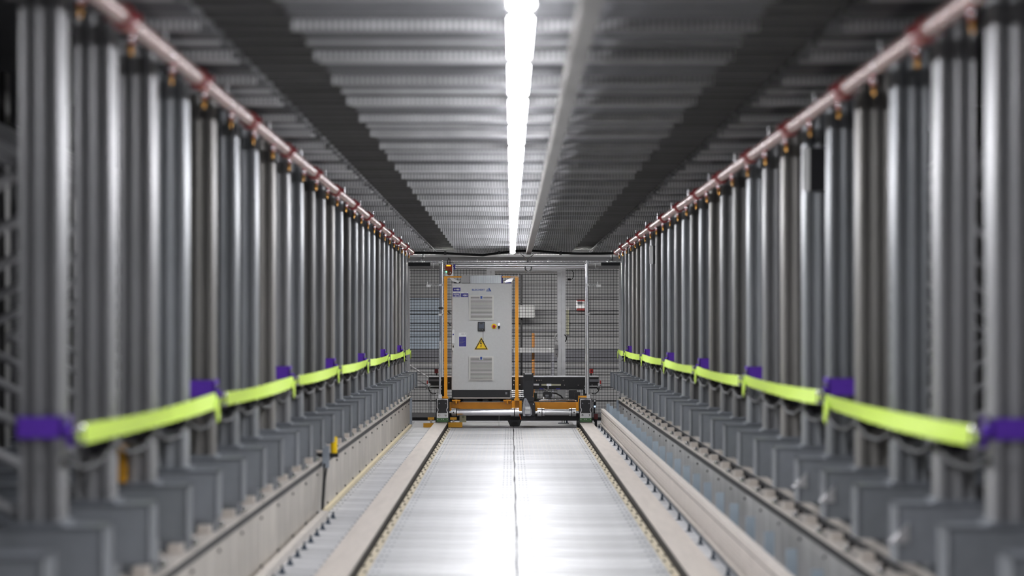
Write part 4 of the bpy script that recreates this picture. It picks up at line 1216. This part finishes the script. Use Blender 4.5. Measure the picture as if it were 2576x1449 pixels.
# ------------------------------------------------------------------ yellow rail buffers and floor fittings
for x0, x1, lab, yt_ in ((1065, 1091, 'ochre yellow buffer block left of the left rail end', 1065), (1127.5, 1163, 'ochre yellow buffer block right of the left rail end', 1063)):
    Yq = 31.95
    o = thing('rail_buffer', lab, 'buffer', ((X_(x0, Yq) + X_(x1, Yq)) / 2, Yq, 0.0), 'rail buffers')
    MB().box(X_(x0, Yq), X_(x1, Yq), Yq, Yq + 0.11, 0.0, Z_(yt_, Yq)).build('block', ochre, o)
    cx = x1 - 7 if x0 < 1100 else x0 + 13
    MB().tube((X_(cx, Yq), Yq + 0.06, Z_(yt_, Yq) - 0.01), (X_(cx, Yq), Yq + 0.06, Z_(1052, Yq)), 0.014, 10).build('rod', alu, o, True)
    mb = MB(); pbox(mb, cx - 8, cx + 8, 1050, 1056, Yq + 0.02, 0.09); mb.build('upper_plate', ochre, o)
    mb = MB(); pcb(mb, cx - 6, cx + 5, 1048.7, 1050, Yq + 0.03, 0.06, 0.003); mb.build('pad', black, o)
Yq = 33.3
o = thing('floor_bracket', 'small white bracket and bolt on the deck below the right shaft', 'bracket', (X_(1418, Yq), Yq, 0.0))
mb = MB().box(X_(1413, Yq), X_(1415.2, Yq), Yq, Yq + 0.03, 0, 0.085).box(X_(1419, Yq), X_(1421.2, Yq), Yq, Yq + 0.03, 0, 0.085).box(X_(1413, Yq), X_(1421.2, Yq), Yq, Yq + 0.03, 0.07, 0.085)
mb.build('loop', white_p, o)
MB().tube((X_(1426, Yq), Yq, 0), (X_(1426, Yq), Yq, 0.06), 0.012, 10).build('bolt', bluebolt, o, True)
mb = MB().box(X_(1404, Yq), X_(1431, Yq), Yq - 0.03, Yq + 0.06, -0.004, 0.006); mb.build('base_plate', zinc_blue, o)
# dark threshold strip across the deck in front of the vehicle
tag(MB().box(-0.78, 0.87, 31.78, 31.84, -0.045, 0.004).build('deck_joint', rubber, floor), 'dark joint strip across the deck')

# ------------------------------------------------------------------ fittings on the left girder
Yk = 17.32
o = thing('reflector_post', 'bright yellow cylinder reflector standing on the left girder', 'reflector', (X_(840, Yk), Yk, 0.40))
zt_ = 0.40
MB().tube((X_(840, Yk), Yk, zt_ + 0.03), (X_(840, Yk), Yk, zt_ + 0.145), 0.024, 18).build('cylinder', yellow, o, True)
MB().box(-1.40, X_(840, Yk) + 0.03, Yk - 0.03, Yk + 0.03, zt_ + 0.001, zt_ + 0.03).build('foot', rubber, o)
Yk = 17.05
o = thing('cable_bracket', 'grey bracket with two dark cables running down the left girder', 'bracket', (-1.33, Yk, zt_))
MB().box(-1.326, -1.28, Yk, Yk + 0.05, zt_ - 0.06, zt_ + 0.09).build('plate', zinc_blue, o)
MB().dome((-1.385, Yk + 0.0, zt_ + 0.001), 0.03, 0.07, 'z', 12, 4).build('gland', dark_st, o, True)
for dx, dy in ((0.0, 0.0), (0.012, 0.12)):
    MB().path([(-1.31 + dx, Yk - 0.02 + dy, zt_ - 0.03), (-1.31, Yk - 0.10 + dy, 0.25), (-1.31, Yk - 0.22 + dy, 0.12), (-1.31, Yk - 0.25 + dy, 0.062)], 0.007, 6).build('cable', rubber, o, True)
